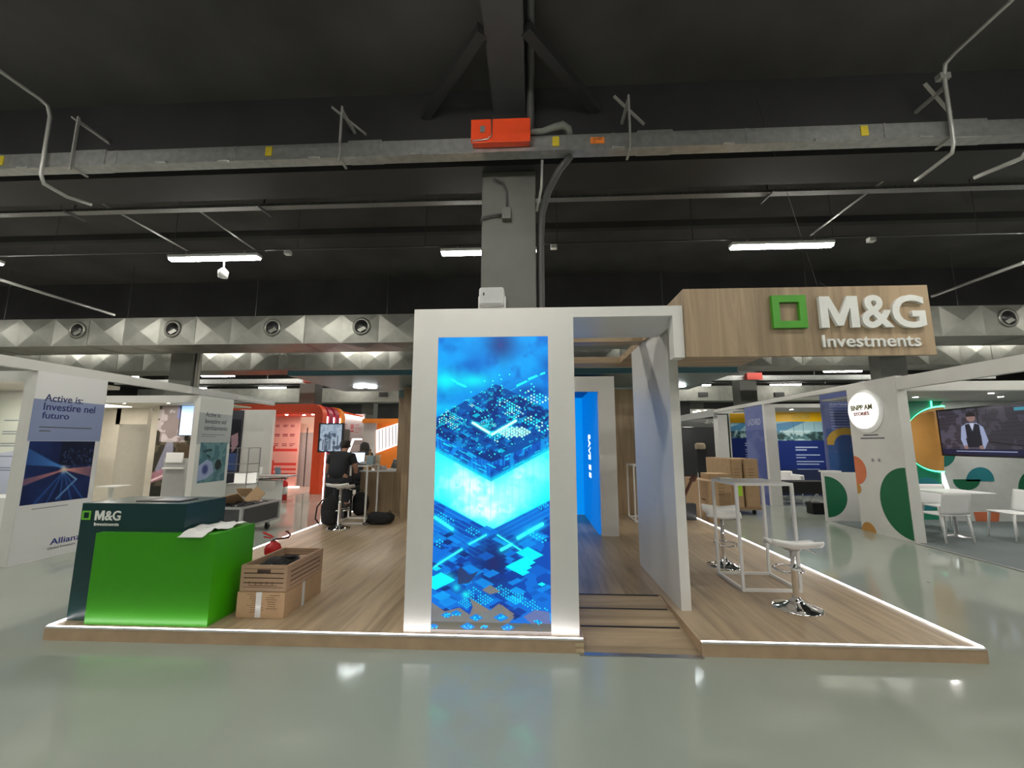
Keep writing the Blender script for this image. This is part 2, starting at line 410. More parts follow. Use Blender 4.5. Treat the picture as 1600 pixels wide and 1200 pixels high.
struct('wall_front', B(-26, 26, -12.2, -12, 0, CEIL), DARKW)
# concrete frame: beams across (X) over each column row, one long beam on the column line
for Y in (4.35, 9.75, 15.3, 21.3, 27.3):
    struct('ceiling_beam', B(-26, 26, Y-.1, Y+.4, 4.68, CEIL), BEAMM if Y < 5 else DARKW, 'dark painted concrete beam across the hall ceiling')
struct('ceiling_beam', B(-.42, -.06, -12, 4.25, 5.32, CEIL), mat('overhead_beam_paint', (.055, .055, .058), .6, noise=.15, nscale=2), 'dark grey beam running overhead to the near column')
for s in (-1, 1):    # knee braces in plan
    struct('ceiling_brace', MB().bar((-.24+s*.2, 3.3, 5.36), (-.24+s*.98, 4.25, 5.33), .10, .10), BEAMM, 'dark diagonal brace between overhead beam and cross beam')
# shallow ceiling ribs
for Y in (-1.5, 1.2, 7.2, 12.4, 18.2):
    struct('ceiling_rib', B(-26, 26, Y, Y+.12, CEIL-.12, CEIL), DARKW)
# columns
cols = [(-.255, 4.65, .305, CEIL-.31)]
struct('column', B(-.56, .05, 4.35, 4.95, 0, 4.68, bev=.012), COLM, 'grey square column rising behind the white display tower')
struct('column', B(at_Y(262, 600, 9.6)[0], at_Y(297, 600, 9.6)[0], 9.6, 9.88, 0, 4.68), COLM, 'grey square column above the left row of booths')
for dx in (.04, .11): tag(MB().tube([(at_Y(297, 600, 9.6)[0]+dx, 9.7, 2.8), (at_Y(297, 600, 9.6)[0]+dx, 9.7, 4.6)], .025, 8).build('conduit', PIPE), 'grey pipe beside the left column, ' + ('nearer the column' if dx < .1 else 'farther from the column'), 'pipe')
struct('column', B(at_Y(1379, 600, 9.6)[0], at_Y(1421, 600, 9.6)[0], 9.6, 9.9, 0, 4.68), COLM, 'grey square column above the right booths')
for X, Y, lab in (
                  (-8.95, 16.3, 'grey column behind the orange booth'), (8.15, 16.3, 'grey column behind the wooden overhead sign'),
                  (-8.6, 21.6, 'distant dark column left of the stand'), (8.2, 21.4, 'distant dark column right of the stand')):
    struct('column', B(X-.31, X+.31, Y-.3, Y+.3, 0, 4.68), COLM, lab)

# -------------------------------------------------- ceiling battens
def make_batten():
    t = thing('ceiling_light', 'lit white ceiling batten', 'light')
    MB().box(-.76, .76, -.07, .07, .03, .085, bev=.012).build('housing', WMET, t, world=False)
    prof = [(-.062, .03), (-.055, .008), (-.03, -.004), (.03, -.004), (.055, .008), (.062, .03)]
    MB().extr([(-.74, y, z) for y, z in prof], (1.48, 0, 0)).build('diffuser', LAMPE, t, world=False)
    for x in (-.5, .5): MB().bar((x, 0, .085), (x, 0, .16), .012).build('bracket', PIPE, t, world=False)
    return t
rows = [(-5.5, 'second row behind the viewer'), (-1.6, 'first row behind the viewer'), (2.25, 'row straight above the viewer'), (6.2, 'nearest visible row'),
        (10.2, 'row just behind the near air duct'), (13.9, 'row behind the second air duct'), (17.75, 'fourth row back'), (21.7, 'fifth row back'), (25.8, 'sixth row back'), (29.6, 'last row at the far end')]
cw = ['far left end', 'second from the left end', 'third from the left end', 'left of the middle column', 'at the middle column', 'right of the middle column', 'third from the right end', 'second from the right end', 'far right end']
bt = make_batten(); first = True
for Y, rl in rows:
    for k in range(-4, 5):
        X = -.68+4.5*k + (0.1 if Y > 15 else 0)
        o = bt if first else copy_tree(bt); first = False
        o.location = (X, Y, 4.57)
        o['label'] = 'lit white ceiling batten, %s, %s' % (rl, cw[k+4]); o['group'] = 'ceiling battens'
    c = thing('lighting_track', 'thin dark conduit carrying the battens, %s' % rl, 'conduit', (0, Y, 4.72), 'lighting conduits')
    MB().tube([(-19.5, 0, 0), (19.5, 0, 0)], .014, 8).build('track', DPIPE, c, world=False)
    for k in range(-9, 10): MB().bar((k*2.1+.4, 0, 0), (k*2.1+.4, 0, CEIL-4.72), .006).build('hanger_wire', DPIPE, c, world=False)
    if Y == 6.2:
        for X in (-9.45, -3.95, .35, 5.15):
            MB().box(X-.05, X+.05, -.04, .04, -.09, -.02, bev=.01).build('connector_box', WPL, c, world=False)

# -------------------------------------------------- air ducts
def duct(name, label, Y0, Y1, z0, z1, X0, X1, seg, nozzles=(), smooth=False, zn=None):
    t = thing(name, label, 'duct', (0, Y0, z0))
    mb = MB(); bm = mb.bm; n = int(round((X1-X0)/seg)); rnd = random.Random(3)
    def cross(a, b, c, d, out):
        m = (Vector(a)+Vector(b)+Vector(c)+Vector(d))/4+Vector(out)
        vs = [bm.verts.new(p) for p in (a, b, c, d, m)]
        for i in range(4): bm.faces.new((vs[i], vs[(i+1) % 4], vs[4]))
    for i in range(n):
        a = X0+seg*i; b = a+seg; k = 0 if smooth else rnd.uniform(.02, .036)
        cross((a, Y0, z0), (b, Y0, z0), (b, Y0, z1), (a, Y0, z1), (0, -k, 0))
        cross((a, Y0, z0), (b, Y0, z0), (b, Y1, z0), (a, Y1, z0), (0, 0, -k))
        cross((a, Y1, z0), (b, Y1, z0), (b, Y1, z1), (a, Y1, z1), (0, k, 0))
        cross((a, Y0, z1), (b, Y0, z1), (b, Y1, z1), (a, Y1, z1), (0, 0, k))
    mb.build('duct_body', DUCTM, t)
    for i in range(0, n+1, 3):
        x = X0+seg*i; MB().box(x-.008, x+.008, Y0-.008, Y1+.008, z0-.008, z1+.008).build('joint_flange', DUCTM, t)
    for x in np.arange(X0+1, X1, 3.0): MB().bar((x, (Y0+Y1)/2, z1), (x, (Y0+Y1)/2, CEIL), .012).build('hanging_rod', DPIPE, t)
    for x in nozzles:
        zc = zn or (z0+z1)/2+.04; g = MB(); prof = [(.19, .0), (.19, -.035), (.165, -.045), (.145, -.045), (.135, -.035), (.13, .10)]
        g.lathe(prof, (0, 0, 0), 26); R = Matrix.Rotation(math.radians(-90), 4, 'X')
        bmesh.ops.transform(g.bm, matrix=Matrix.Translation((x, Y0-.0, zc)) @ Matrix.Rotation(math.radians(90), 4, 'X') @ Matrix.Scale(-1, 4, (0, 0, 1)), verts=g.bm.verts[:])
        noz = g.build('nozzle', DUCTM, t)
        g = MB(); g.lathe([(0, 0), (.134, 0), (.134, .01), (0, .01)], (0, 0, 0), 24)
        bmesh.ops.transform(g.bm, matrix=Matrix.Translation((x, Y0-.03, zc)) @ Matrix.Rotation(math.radians(90), 4, 'X'), verts=g.bm.verts[:])
        g.build('opening', BLACK, noz)
        MB().extr([(x-.02, Y0-.042, zc-.125), (x+.115, Y0-.042, zc-.05), (x+.05, Y0-.042, zc+.0), (x-.085, Y0-.042, zc-.07)], (0, .008, 0)).build('blade', DUCTM, noz)
    return t
duct('air_duct', 'near wide galvanised air duct with round nozzles and cross-broken panels', 8.3, 9.15, 3.68, 4.29, -19.2, 19.2, .8,
     [-13.9, -11.95, -9.83, -7.68, -5.48, -3.56, 9.23, 11.3, 13.4])
duct('air_duct', 'second galvanised air duct, just behind and below the near one', 11.25, 12.1, 3.66, 4.3, -19.2, 19.2, .8)
duct('air_duct', 'plain distant air duct seen under the teal canopy', 20.0, 20.8, 3.62, 4.32, -20, 20, 1.6, smooth=True)
t = thing('vent_grille', 'dark rectangular grille on the distant air duct, left', 'grille', (0, 0, 0))
for i, x in enumerate((598, 1098, 1217)):
    a = at_Y(x-6, 620, 19.95); b = at_Y(x+8, 613, 19.95)
    g = B(a[0], b[0], 19.93, 19.99, a[2], b[2]).build('duct_grille', BLACK)
    tag(g, 'small dark grille on the distant plain duct, ' + ('left of the tower', 'right of the partition', 'nearest the far right column')[i], 'grille')
bpy.data.objects.remove(t)

# -------------------------------------------------- trunking in front of the beam
t = thing('cable_trunking', 'long galvanised cable trunking running across in front of the column', 'trunking', (0, 3.95, 4.56))
MB().box(-9, 9, 3.95, 4.05, 4.62, 4.79).build('trunking_body', GALV, t)
MB().box(-9, 9, 3.935, 4.06, 4.607, 4.62).build('lower_flange', GALV, t)
for X in (-7.7, -4.85, -1.77, 1.28, 4.35, 7.5):
    MB().box(X-.18, X+.18, 3.94, 4.065, 4.603, 4.805, bev=.004).build('coupling_sleeve', GALV, t)
for X in np.arange(-8.6, 8.6, 1.35): MB().box(X-.012, X+.012, 3.944, 3.95, 4.62, 4.79).build('joint_seam', GALV, t)
for X in (-5.9, -2.82, .26, 3.35, 6.3):
    MB().box(X-.035, X+.035, 3.942, 3.95, 4.66, 4.77).build('yellow_sticker', YEL, t)
ow = MB().box(.62, .76, 3.943, 3.95, 4.675, 4.745).build('orange_sticker', ORG, t)
text('sticker_lettering', 'BLINDO\n4.1', (.645, 3.943, 4.685), 'front', .09, .05, BLACK, ow, .002, .01)
for X in (-5.03, -2.03, 1.02, 4.16, 7.3):
    MB().bar((X, 3.925, 4.56), (X, 3.925, 5.2), .018, .025).bar((X, 3.93, 4.595), (X, 4.10, 4.595), .025, .015).bar((X, 3.93, 5.15), (X, 4.25, 5.15), .03).bar((X-.14, 3.97, 5.24), (X+.2, 4.1, 5.0), .03, .012).build('hanger', PIPE, t)
for X in (-7.0, -5.6, -4.0, -3.3, -2.3, -1.2, .9, 2.0, 2.9, 3.9, 5.2):
    MB().box(X-.06, X+.06, 3.91, 3.95, 4.60, 4.63, bev=.006).build('plug_cover', GALV, t)

t = thing('tap_off_box', 'orange-red metal tap-off box mounted over the trunking at the column', 'box', (-.31, 3.8, 4.6))
MB().box(-.605, -.015, 3.86, 3.948, 4.665, 4.91, bev=.008).build('box_body', ORED, t)
MB().box(-.615, -.005, 3.85, 3.86, 4.655, 4.92, bev=.003).build('lid', ORED, t)
MB().box(-.52, -.47, 3.845, 3.85, 4.77, 4.84).build('rating_plate', GALV, t)
MB().tube([(-.40, 3.84, 4.96), (-.40, 3.835, 4.90), (-.40, 3.835, 4.72), (-.44, 3.835, 4.68), (-.6, 3.84, 4.67)], .007, 8).build('latch_bar', STEEL, t)
tag(MB().tube([(-.02, 3.90, 4.80), (.12, 3.9, 4.80), (.24, 3.9, 4.84), (.33, 3.91, 4.87), (.39, 3.96, 4.87), (.41, 4.0, 4.80)], [.026, .028, .034, .038, .04, .04], 12).build('flexible_conduit', mat('grey_hose', (.16, .17, .15), .6, noise=.1)), 'thick grey flexible hose from the red tap-off box to the trunking', 'hose')
t = thing('tap_off_box', 'small red tap-off box on the distant trunking, right', 'box', at_Y(1176, 592, 14.9))
a = at_Y(1166, 593, 14.9); b = at_Y(1187, 584, 14.9); DRB = mat('dull_red_box', (.42, .04, .025), .5); MB().box(a[0], b[0], 14.8, 15.0, a[2], b[2], bev=.01).build('box_body', DRB, t); MB().box(a[0]-.02, b[0]+.02, 14.78, 14.8, a[2]-.02, b[2]+.02).build('lid', DRB, t)
z2 = at_Y(1176, 594, 15.0)[2]
t = thing('cable_trunking', 'distant cable trunking under the second air duct', 'trunking', (0, 15, z2))
MB().box(-16, 16, 15.0, 15.14, z2, z2+.17).build('trunking_body', GALV, t)
for X in np.arange(-15, 16, 5.0): MB().bar((X, 15.07, z2+.17), (X, 15.07, CEIL), .02).build('hanging_rod', DPIPE, t)
a = at_Y(303, 593, 9.9); tag(MB().box(a[0]+.0, a[0]+.35, 14.8, 15.0, z2+.0, z2+.2, bev=.01).build('tap_off_box', mat('dull_red_box', (.30, .03, .02), .5)), 'small dark red box on the distant trunking, left', 'box')

# perforated tray behind beam
def tray_mat():
    m = mat('perforated_tray', (.34, .34, .33), .45, metal=.5); nt = m.node_tree; b = nt.nodes['Principled BSDF']
    tc = nt.nodes.new('ShaderNodeTexCoord'); v = nt.nodes.new('ShaderNodeTexBrick'); v.inputs['Scale'].default_value = 28; v.inputs['Mortar Size'].default_value = .03
    nt.links.new(tc.outputs['Object'], v.inputs['Vector']); v.inputs['Color1'].default_value = (.10, .10, .10, 1); v.inputs['Color2'].default_value = (.16, .16, .16, 1); v.inputs['Mortar'].default_value = (.45, .45, .44, 1)
    nt.links.new(v.outputs['Color'], b.inputs['Base Color']); return m
t = thing('cable_tray', 'long perforated cable tray behind the cross beam', 'tray', (0, 4.95, 4.7))
MB().box(-11, 11, 4.96, 5.06, 4.72, 4.726).build('tray_bottom', tray_mat(), t)
for y in (4.96, 5.06): MB().box(-11, 11, y, y+.004, 4.72, 4.755).build('tray_side', tray_mat(), t)
for X in (-6.3, -3.6, 3.0, 6.4):
    MB().bar((X, 4.9, 4.70), (X, 5.2, 4.71), .02, .02).bar((X, 5.05, 4.71), (X+.0, 5.05, 5.6), .02).build('tray_bracket', DPIPE, t)
a = thing('conduit', 'grey conduit dropping over the trunking at far left', 'conduit', (-5.33, 3.9, 4.2))
MB().tube([(-5.36, -3, 5.33), (-5.36, 3.8, 5.33), (-5.36, 3.88, 5.31), (-5.35, 3.91, 5.2), (-5.34, 3.91, 4.5), (-5.34, 3.95, 4.42), (-5.30, 4.15, 4.39), (-5.22, 4.34, 4.41)], .02, 10).build('pipe', PIPE, a)
a = thing('conduit', 'grey conduit dropping over the trunking right of the column', 'conduit', (4.12, 3.9, 4.2))
MB().tube([(4.12, -3, 5.36), (4.12, 3.75, 5.36), (4.12, 3.85, 5.34), (4.12, 3.88, 5.22), (4.12, 3.89, 4.5), (4.12, 3.92, 4.42), (4.12, 4.22, 4.4), (4.12, 4.32, 4.4)], .018, 10).build('pipe', PIPE, a)
MB().box(4.07, 4.17, 3.86, 3.92, 5.2, 5.26).build('clamp', PIPE, a)
for (x0, y0, x1, y1, lab) in ((150, 312, 342, 393, 'thin grey conduit running back to the left batten'), (312, 330, 402, 392, 'second thin conduit running back to the left batten'),
                              (1390, 275, 1255, 368, 'thin pale conduit running back to the right batten'), (0, 437, 180, 492, 'grey conduit along the ceiling at far left'), (1600, 410, 1452, 463, 'grey conduit along the ceiling at far right')):
    z = 4.8 if y0 < 400 else 4.66
    p = at_z(x0, y0, z); q = at_z(x1, y1, z); q = (p[0], q[1], z)
    tag(MB().tube([p, q], .014 if y0 < 400 else .03, 8).build('conduit', PIPE), lab, 'conduit')
a = thing('conduit', 'bent grey conduit at the right edge of the trunking', 'conduit', (4.9, 3.9, 4.2))
MB().tube([(4.95, 3.8, 5.15), (4.92, 3.85, 5.1), (4.9, 3.9, 4.9), (4.88, 3.92, 4.5), (4.85, 4.0, 4.4), (4.7, 4.3, 4.4)], .022, 10).build('pipe', PIPE, a)
# pipes at the near column
tag(MB().tube([(.42, 4.02, 4.60), (.30, 4.1, 4.50), (.19, 4.25, 4.36), (.12, 4.4, 4.18), (.105, 4.45, 3.9), (.105, 4.45, 3.0), (.105, 4.45, .1)], .040, 12).build('drain_pipe', DPIPE), 'dark cable pipe running down the right side of the column', 'pipe')
tag(MB().tube([(.12, 4.02, 4.56), (.11, 4.1, 4.3), (.06, 4.25, 4.12)], .014, 8).build('conduit', PIPE), 'short grey conduit curving beside the column top', 'conduit')
tag(MB().tube([(.0, -3, 5.5), (.0, 3.9, 5.5), (.0, 4.12, 5.3), (.0, 4.16, 4.95)], .045, 10).build('conduit', DPIPE), 'dark pipe along the overhead beam to the red box', 'pipe')
t = thing('junction_box', 'small grey junction box on the face of the column', 'box', (-.28, 4.32, 4.1))
MB().box(-.325, -.225, 4.27, 4.35, 4.06, 4.2, bev=.006).build('box_body', COLM, t)
MB().tube([(-.275, 4.31, 4.2), (-.275, 4.31, 4.4), (-.31, 4.30, 4.5), (-.42, 4.3, 4.56)], .012, 8).tube([(-.325, 4.31, 4.13), (-.45, 4.31, 4.12), (-.55, 4.31, 4.1), (-.56, 4.32, 4.05)], .012, 8).build('conduit', DPIPE, t)
t = thing('wall_speaker', 'small white loudspeaker on the column just above the tower', 'speaker', (-.42, 4.2, 3.0))
MB().box(-.55, -.29, 4.13, 4.3, 3.02, 3.22, bev=.025).build('cabinet', WPL, t)
MB().box(-.535, -.305, 4.118, 4.13, 3.035, 3.205, bev=.004).build('grille', mat('pale_grille', (.6, .6, .6), .6, bump=.5, bscale=400), t)
MB().box(-.505, -.49, 4.112, 4.12, 3.12, 3.15).build('badge', BLACK, t)
MB().extr([(-.565, 4.2, 3.14), (-.55, 4.2, 3.14), (-.55, 4.2, 3.02), (-.29, 4.2, 3.02), (-.29, 4.2, 3.14), (-.275, 4.2, 3.14), (-.275, 4.2, 3.005), (-.565, 4.2, 3.005)], (0, .06, 0)).build('bracket', WPL, t)
# small white sensor under left batten
t = thing('ceiling_spotlight', 'small white spot hanging below the left batten', 'light', (-5.05, 6.2, 4.4))
MB().lathe([(0, 0), (.07, 0), (.075, .1), (.05, .13), (.02, .16), (0, .16)], (-5.05, 6.25, 4.29), 18).build('can', WPL, t); MB().bar((-5.05, 6.25, 4.44), (-5.05, 6.25, 4.57), .015).build('stem', WPL, t)
# =================================================================== OUR STAND
PX0, PX1, PY0, PY1, PZ = -4.02, 3.33, 3.50, 9.62, .10
RX0, RX1, RY1 = .38, 1.28, 4.50
t = thing('exhibition_platform', 'raised oak-effect stand platform edged with white light strips', 'platform', (PX0, PY0, 0))
mb = MB().box(PX0, -.565, PY0, PY1, .002, PZ).box(-.565, .055, PY0, 4.345, .002, PZ).box(-.565, .055, 4.955, PY1, .002, PZ).box(.055, RX0, PY0, PY1, .002, PZ)
mb.box(RX0, RX1, RY1, PY1, .002, PZ).box(RX1, PX1, PY0, PY1, .002, PZ).build('deck', OAKF, t)
# edge boards
MB().box(PX0-.012, RX0+.004, PY0-.014, PY0, 0, PZ-.007).build('edge_board', FASC, t)
MB().box(RX1-.004, PX1+.012, PY0-.014, PY0, 0, PZ-.007).build('edge_board', FASC, t)
MB().box(PX1, PX1+.014, PY0, PY1, 0, PZ-.007).build('edge_board', FASC, t)
MB().box(PX0-.014, PX0, PY0, PY1, 0, PZ-.007).build('edge_board', FASC, t)
MB().box(RX1-.006, RX1+.0, PY0, RY1, 0.0, PZ).build('ramp_cheek', FASC, t); MB().box(RX0, RX0+.006, PY0, RY1, 0, PZ).build('ramp_cheek', FASC, t)
AL = mat('strip_profile', (.7, .7, .7), .4, metal=.3)
def strip(x0, x1, y0, y1, side):
    """U-shaped profile: its outer lip stands just above the diffuser"""
    z0, z1, lip, th = PZ-.006, PZ+.002, PZ+.008, .002
    mb = MB().box(x0, x1, y0, y1, z0, z1)
    if side == 'front': mb.box(x0, x1, y0-th, y0, z0, lip)
    if side == 'left': mb.box(x0-th, x0, y0, y1, z0, lip)
    if side == 'right': mb.box(x1, x1+th, y0, y1, z0, lip)
    pr = mb.build('strip_profile', AL, t)
    MB().box(x0+.001, x1-.001, y0+.001, y1-.001, z1, z1+.005).build('led_strip', STRIP, pr)
strip(PX0, RX0, PY0-.016, PY0+.006, 'front'); strip(RX1, PX1, PY0-.016, PY0+.006, 'front')
strip(PX1-.006, PX1+.014, PY0+.012, PY1, 'right'); strip(PX0-.014, PX0+.006, PY0+.012, PY1, 'left')
for s in (0, 1):
    MB().box(RX0-.06, RX0+.006, PY0-.018, PY0-.014, .008+.045*s, .03+.045*s).build('masking_tape', mat('masking_tape', (.55, .45, .28), .6), t)
t = thing('entry_ramp', 'oak-effect ramp with three dark joints leading onto the platform', 'ramp', (RX0, PY0, 0))
e = .008
MB().extr([(RX0+e, PY0+.0, 0), (RX0+e, RY1-.002, 0), (RX0+e, RY1-.002, PZ-.002), (RX0+e, PY0, .006)], (RX1-RX0-2*e, 0, 0)).build('ramp_boards', OAKX, t)
for Y in (4.485, 4.2, 3.88):
    z = .006+(Y-PY0)/(RY1-PY0)*(PZ-.008)
    MB().extr([(RX0+e+.001, Y-.011, z-.001), (RX0+e+.001, Y+.011, z+.001), (RX0+e+.001, Y+.011, z+.004), (RX0+e+.001, Y-.011, z+.002)], (RX1-RX0-2*e-.03, 0, 0)).build('dark_joint', BLACK, t)
MB().box(RX0-.03, RX1, PY0-.05, PY0+.002, 0, .006).build('threshold_strip', STEEL, t)

# -------------------------------------------------- tower
TX0, TX1, TY0, TY1, TZ = -1.05, .36, 3.55, 4.30, 2.79
t = thing('display_tower', 'tall white tower wall with a blue circuit-city light screen and portal arm', 'display tower', (TX0, TY0, PZ))
SX0, SX1, SZ0, SZ1 = -.828, .138, .128, 2.53
mb = MB(); mb.box(TX0, SX0, TY0, TY1, PZ, TZ).box(SX1, TX1, TY0, TY1, PZ, TZ).box(SX0, SX1, TY0, TY1, SZ1, TZ).box(SX0, SX1, TY0+.03, TY1, PZ, SZ1)
mb.build('tower_body', WHITE, t)
lt = MB().box(TX1, 1.305, TY0, TY1, 2.70, TZ).build('lintel', WHITE, t)
MB().box(1.215, 1.305, TY0, TY0+.12, 2.33, 2.70).build('lintel_drop', WHITE, t)
MB().box(SX0, SX1, TY0-.002, TY0+.028, PZ, SZ0-.002).build('screen_sill', mat('grey_sill', (.35, .32, .30), .5), t)
# the screen picture : photo coordinates of the screen, straightened
def sxy(x, y):
    v = (y-526)/459.0; return ((x-(684-9*v))/(171+17*v)*180.0, v*459.0)
A = Art(0, 0, 180, 459, 241, 601, (0, 130, 232))
def P(*pts): return [sxy(*p) for p in pts]
n1 = A.noise(48, 5, 4); n2 = A.noise(22, 9, 3); n3 = A.noise(5, 21, 2)
A.put(np.clip((n1-.48)*4, 0, 1), (0, 160, 255), .8); A.put(np.clip((.45-n2)*4, 0, 1), (0, 84, 200), .6)
def glow(x, y, rx, ry, col, a):
    u, v = sxy(x, y); A.put(np.exp(-(((A.X-u)/rx)**2+((A.Y-v)/ry)**2)), col, a)
glow(782, 540, 22, 26, (62, 62, 140), .95); glow(735, 568, 22, 16, (5, 60, 175), .7); glow(855, 575, 10, 14, (30, 70, 170), .6)
glow(695, 600, 26, 18, (0, 225, 255), .9); glow(740, 600, 26, 12, (0, 225, 250), .8); glow(690, 645, 30, 10, (0, 200, 255), .6); glow(710, 560, 40, 14, (0, 160, 255), .7)
glow(830, 620, 30, 10, (10, 50, 150), .8)
for a in ((705, 598, 711, 601), (714, 604, 727, 610), (808, 609, 822, 602), (826, 598, 838, 593), (845, 590, 850, 588)):
    p, q = P(a[:2], a[2:]); A.line(*p, *q, 1.6, (70, 240, 255))
p, q = P((792, 620), (850, 588)); A.line(*p, *q, .7, (60, 200, 250), .6)
# roof plane of the city
plate = A.pm(P((775, 606), (863, 652), (863, 692), (768, 738), (676, 690), (676, 664)))
A.put(plate, (0, 66, 158), .93); A.put(plate & (n2 < .45), (4, 34, 112), .7)
A.put(plate & (n3 > .66) & (A.Y < 185), (20, 200, 245), .5)
rs = random.Random(11)
def iso(x, y, a, b, col, al=1.0):
    """small rhombus lying on the isometric ground"""
    u, v = sxy(x, y); A.poly([(u-a, v+b*.0), (u, v-a*.5), (u+b, v-a*.5+b*.5), (u-a+b, v+b*.5)], col, al)
for k in range(170):
    x = rs.uniform(680, 862); y = rs.uniform(625, 715)
    if abs(x-770)/1.95+abs(y-672)*1.0 > 62: continue
    iso(x, y, rs.uniform(2, 9), rs.uniform(2, 9), rs.choice([(0, 190, 235), (8, 90, 190), (10, 30, 110), (8, 40, 130), (0, 130, 220)]), .8)
for (gx, gy, nx_, ny_, st) in ((735, 640, 9, 2, 3), (700, 655, 10, 5, 3.6), (785, 634, 8, 4, 4.4), (830, 622, 7, 5, 5.2), (795, 680, 6, 6, 4.6), (690, 665, 8, 3, 4), (830, 665, 8, 4, 5), (800, 650, 6, 5, 4), (770, 690, 5, 3, 4.5), (760, 668, 10, 8, 2.2)):
    for i in range(nx_):
        for j in range(ny_):
            if rs.random() < .22: continue
            x = gx+(i-j)*st*.86; y = gy+(i+j)*st*.5-ny_*st*.25
            if x > 862 or x < 678: continue
            u, v = sxy(x, y); A.disc(u, v, st*.30, rs.choice([(120, 240, 255), (190, 250, 250), (60, 215, 250)]), .95)
for k in range(170):
    x = rs.uniform(678, 862); y = rs.uniform(600, 730)
    if abs(x-770)/1.8+abs(y-672) > 66: continue
    u, v = sxy(x, y); A.disc(u, v, rs.uniform(.5, 1.3), (130, 245, 255), .9)
for x, y in ((780, 591), (796, 590), (757, 601), (770, 601), (784, 609), (785, 613), (830, 606), (834, 611), (813, 617), (736, 619), (783, 598)):
    u, v = sxy(x, y); A.disc(u, v, 1.2, (150, 245, 255))
for a in ((739, 670, 769, 689), (769, 689, 806, 667)):
    p, q = P(a[:2], a[2:]); A.line(*p, *q, 3.6, (40, 225, 250), .9, soft=1); A.line(*p, *q, 1.9, (215, 255, 250))
for cx, cy, rr, st in ((804, 685, 4, 4.6),):
    for i in range(-3, 4):
        for j in range(-3, 4):
            if abs(i+j) > 3: continue
            u, v = sxy(cx+(i-j)*st*.86, cy+(i+j)*st*.5); A.disc(u, v, 1.9, (185, 250, 250))
# side walls of the block
LW = A.pm(P((676, 686), (768, 734), (768, 764), (675, 716))); RW = A.pm(P((768, 734), (863, 690), (863, 716), (768, 764)))
st1 = vnoise(A.X/2.2, A.Y/40, 3); st2 = vnoise(A.X/6, A.Y/8, 8)
A.put(LW, (0, 92, 205)); A.put(LW & (st1 > .55), (10, 140, 240), .7); A.put(LW & (st2 < .35), (8, 60, 160), .7)
A.put(RW, (0, 80, 190)); A.put(RW & (st1 > .6), (20, 150, 240), .7); A.put(RW & (st2 < .4), (6, 50, 150), .7)
for k in range(26):
    x = rs.uniform(680, 860); y = 700+(-abs(x-768)*.48)+40+rs.uniform(-6, 16); s = .5 if x < 768 else -.5
    L = rs.uniform(4, 16); p, q = P((x, y), (x+L, y+L*s)); A.line(*p, *q, .7, (60, 215, 255), .8)
# glowing chevron
chev = A.pm(P((673, 712), (768, 764), (865, 710), (865, 789), (768, 839), (673, 788)))
up = np.abs(A.X-sxy(768, 760)[0]); yc = A.Y-(sxy(768, 800)[1]-up*.545); t1 = np.clip(1-(np.abs(yc)/44)**2.2, 0, 1)
n4 = A.noise(9, 44, 3); A.put(chev, (20, 236, 255)); A.put(chev*t1, (165, 255, 246), .9); A.put(chev*np.clip((n2-.45)*5, 0, 1)*t1, (232, 255, 248), .85); A.put(chev*np.clip((.42-n4)*5, 0, 1), (90, 246, 250), .5)
for k in range(-8, 9): A.put(chev & (np.abs(A.X-sxy(768, 760)[0]-k*11) < .5), (60, 236, 245), .35)
A.put(np.exp(-(np.clip(np.abs(yc)-38, 0, 99)/5.0)**2)*(~chev), (20, 215, 255), .75)
A.put(chev*np.clip((up-40)/45, 0, 1), (0, 240, 255), .55)
A.C = np.where(chev[..., None], A.C*1.08, A.C)
# lower city
low = A.pm(P((670, 789), (768, 839), (868, 790), (868, 990), (668, 990)))
A.put(low, (0, 98, 215), .92); A.put(low & (n2 < .46), (4, 55, 165), .7)
d = A.Y-(sxy(768, 840)[1]-up*.53)
for k in range(7): A.put(low & (np.abs(d-6-k*7.5) < .6), (30, 150, 245), .7)
A.put(low*np.exp(-(((A.X-94)/30)**2+((A.Y-362)/40)**2)), (24, 34, 100), .95)
for k in range(70):
    x = rs.uniform(672, 864); y = rs.uniform(838, 965)
    iso(x, y, rs.uniform(5, 19), rs.uniform(5, 19), rs.choice([(0, 110, 225), (0, 84, 195), (5, 50, 150), (10, 34, 110), (0, 130, 235), (0, 150, 245)]), .85)
for x, y, a, b, c in ((812, 893, 20, 26, (0, 232, 255)), (822, 884, 12, 16, (0, 235, 255)), (690, 918, 30, 22, (0, 240, 255)), (826, 872, 18, 24, (0, 215, 250)), (848, 918, 6, 6, (0, 230, 255)), (735, 896, 12, 22, (0, 120, 225)), (842, 898, 18, 18, (0, 90, 205)), (698, 888, 10, 18, (0, 60, 160)), (683, 897, 8, 8, (0, 200, 240))):
    iso(x, y, a, b, c)
glow(700, 912, 12, 8, (30, 225, 250), .8); glow(715, 925, 6, 6, (40, 220, 250), .8); glow(730, 935, 6, 6, (40, 220, 240), .9)
for a, w_ in (((735, 860, 761, 846), 1.6), ((690, 888, 723, 868), 1.8), ((680, 895, 690, 888), 1.4), ((779, 846, 815, 868), 1.3), ((785, 868, 800, 860), 3.0), ((811, 850, 828, 840), 3.4), ((828, 840, 848, 829), 3.6), ((680, 820, 708, 838), 3.0)):
    p, q = P(a[:2], a[2:]); A.line(*p, *q, w_*1.9, (10, 190, 250), .7, soft=1); A.line(*p, *q, w_*.8, (120, 250, 250))
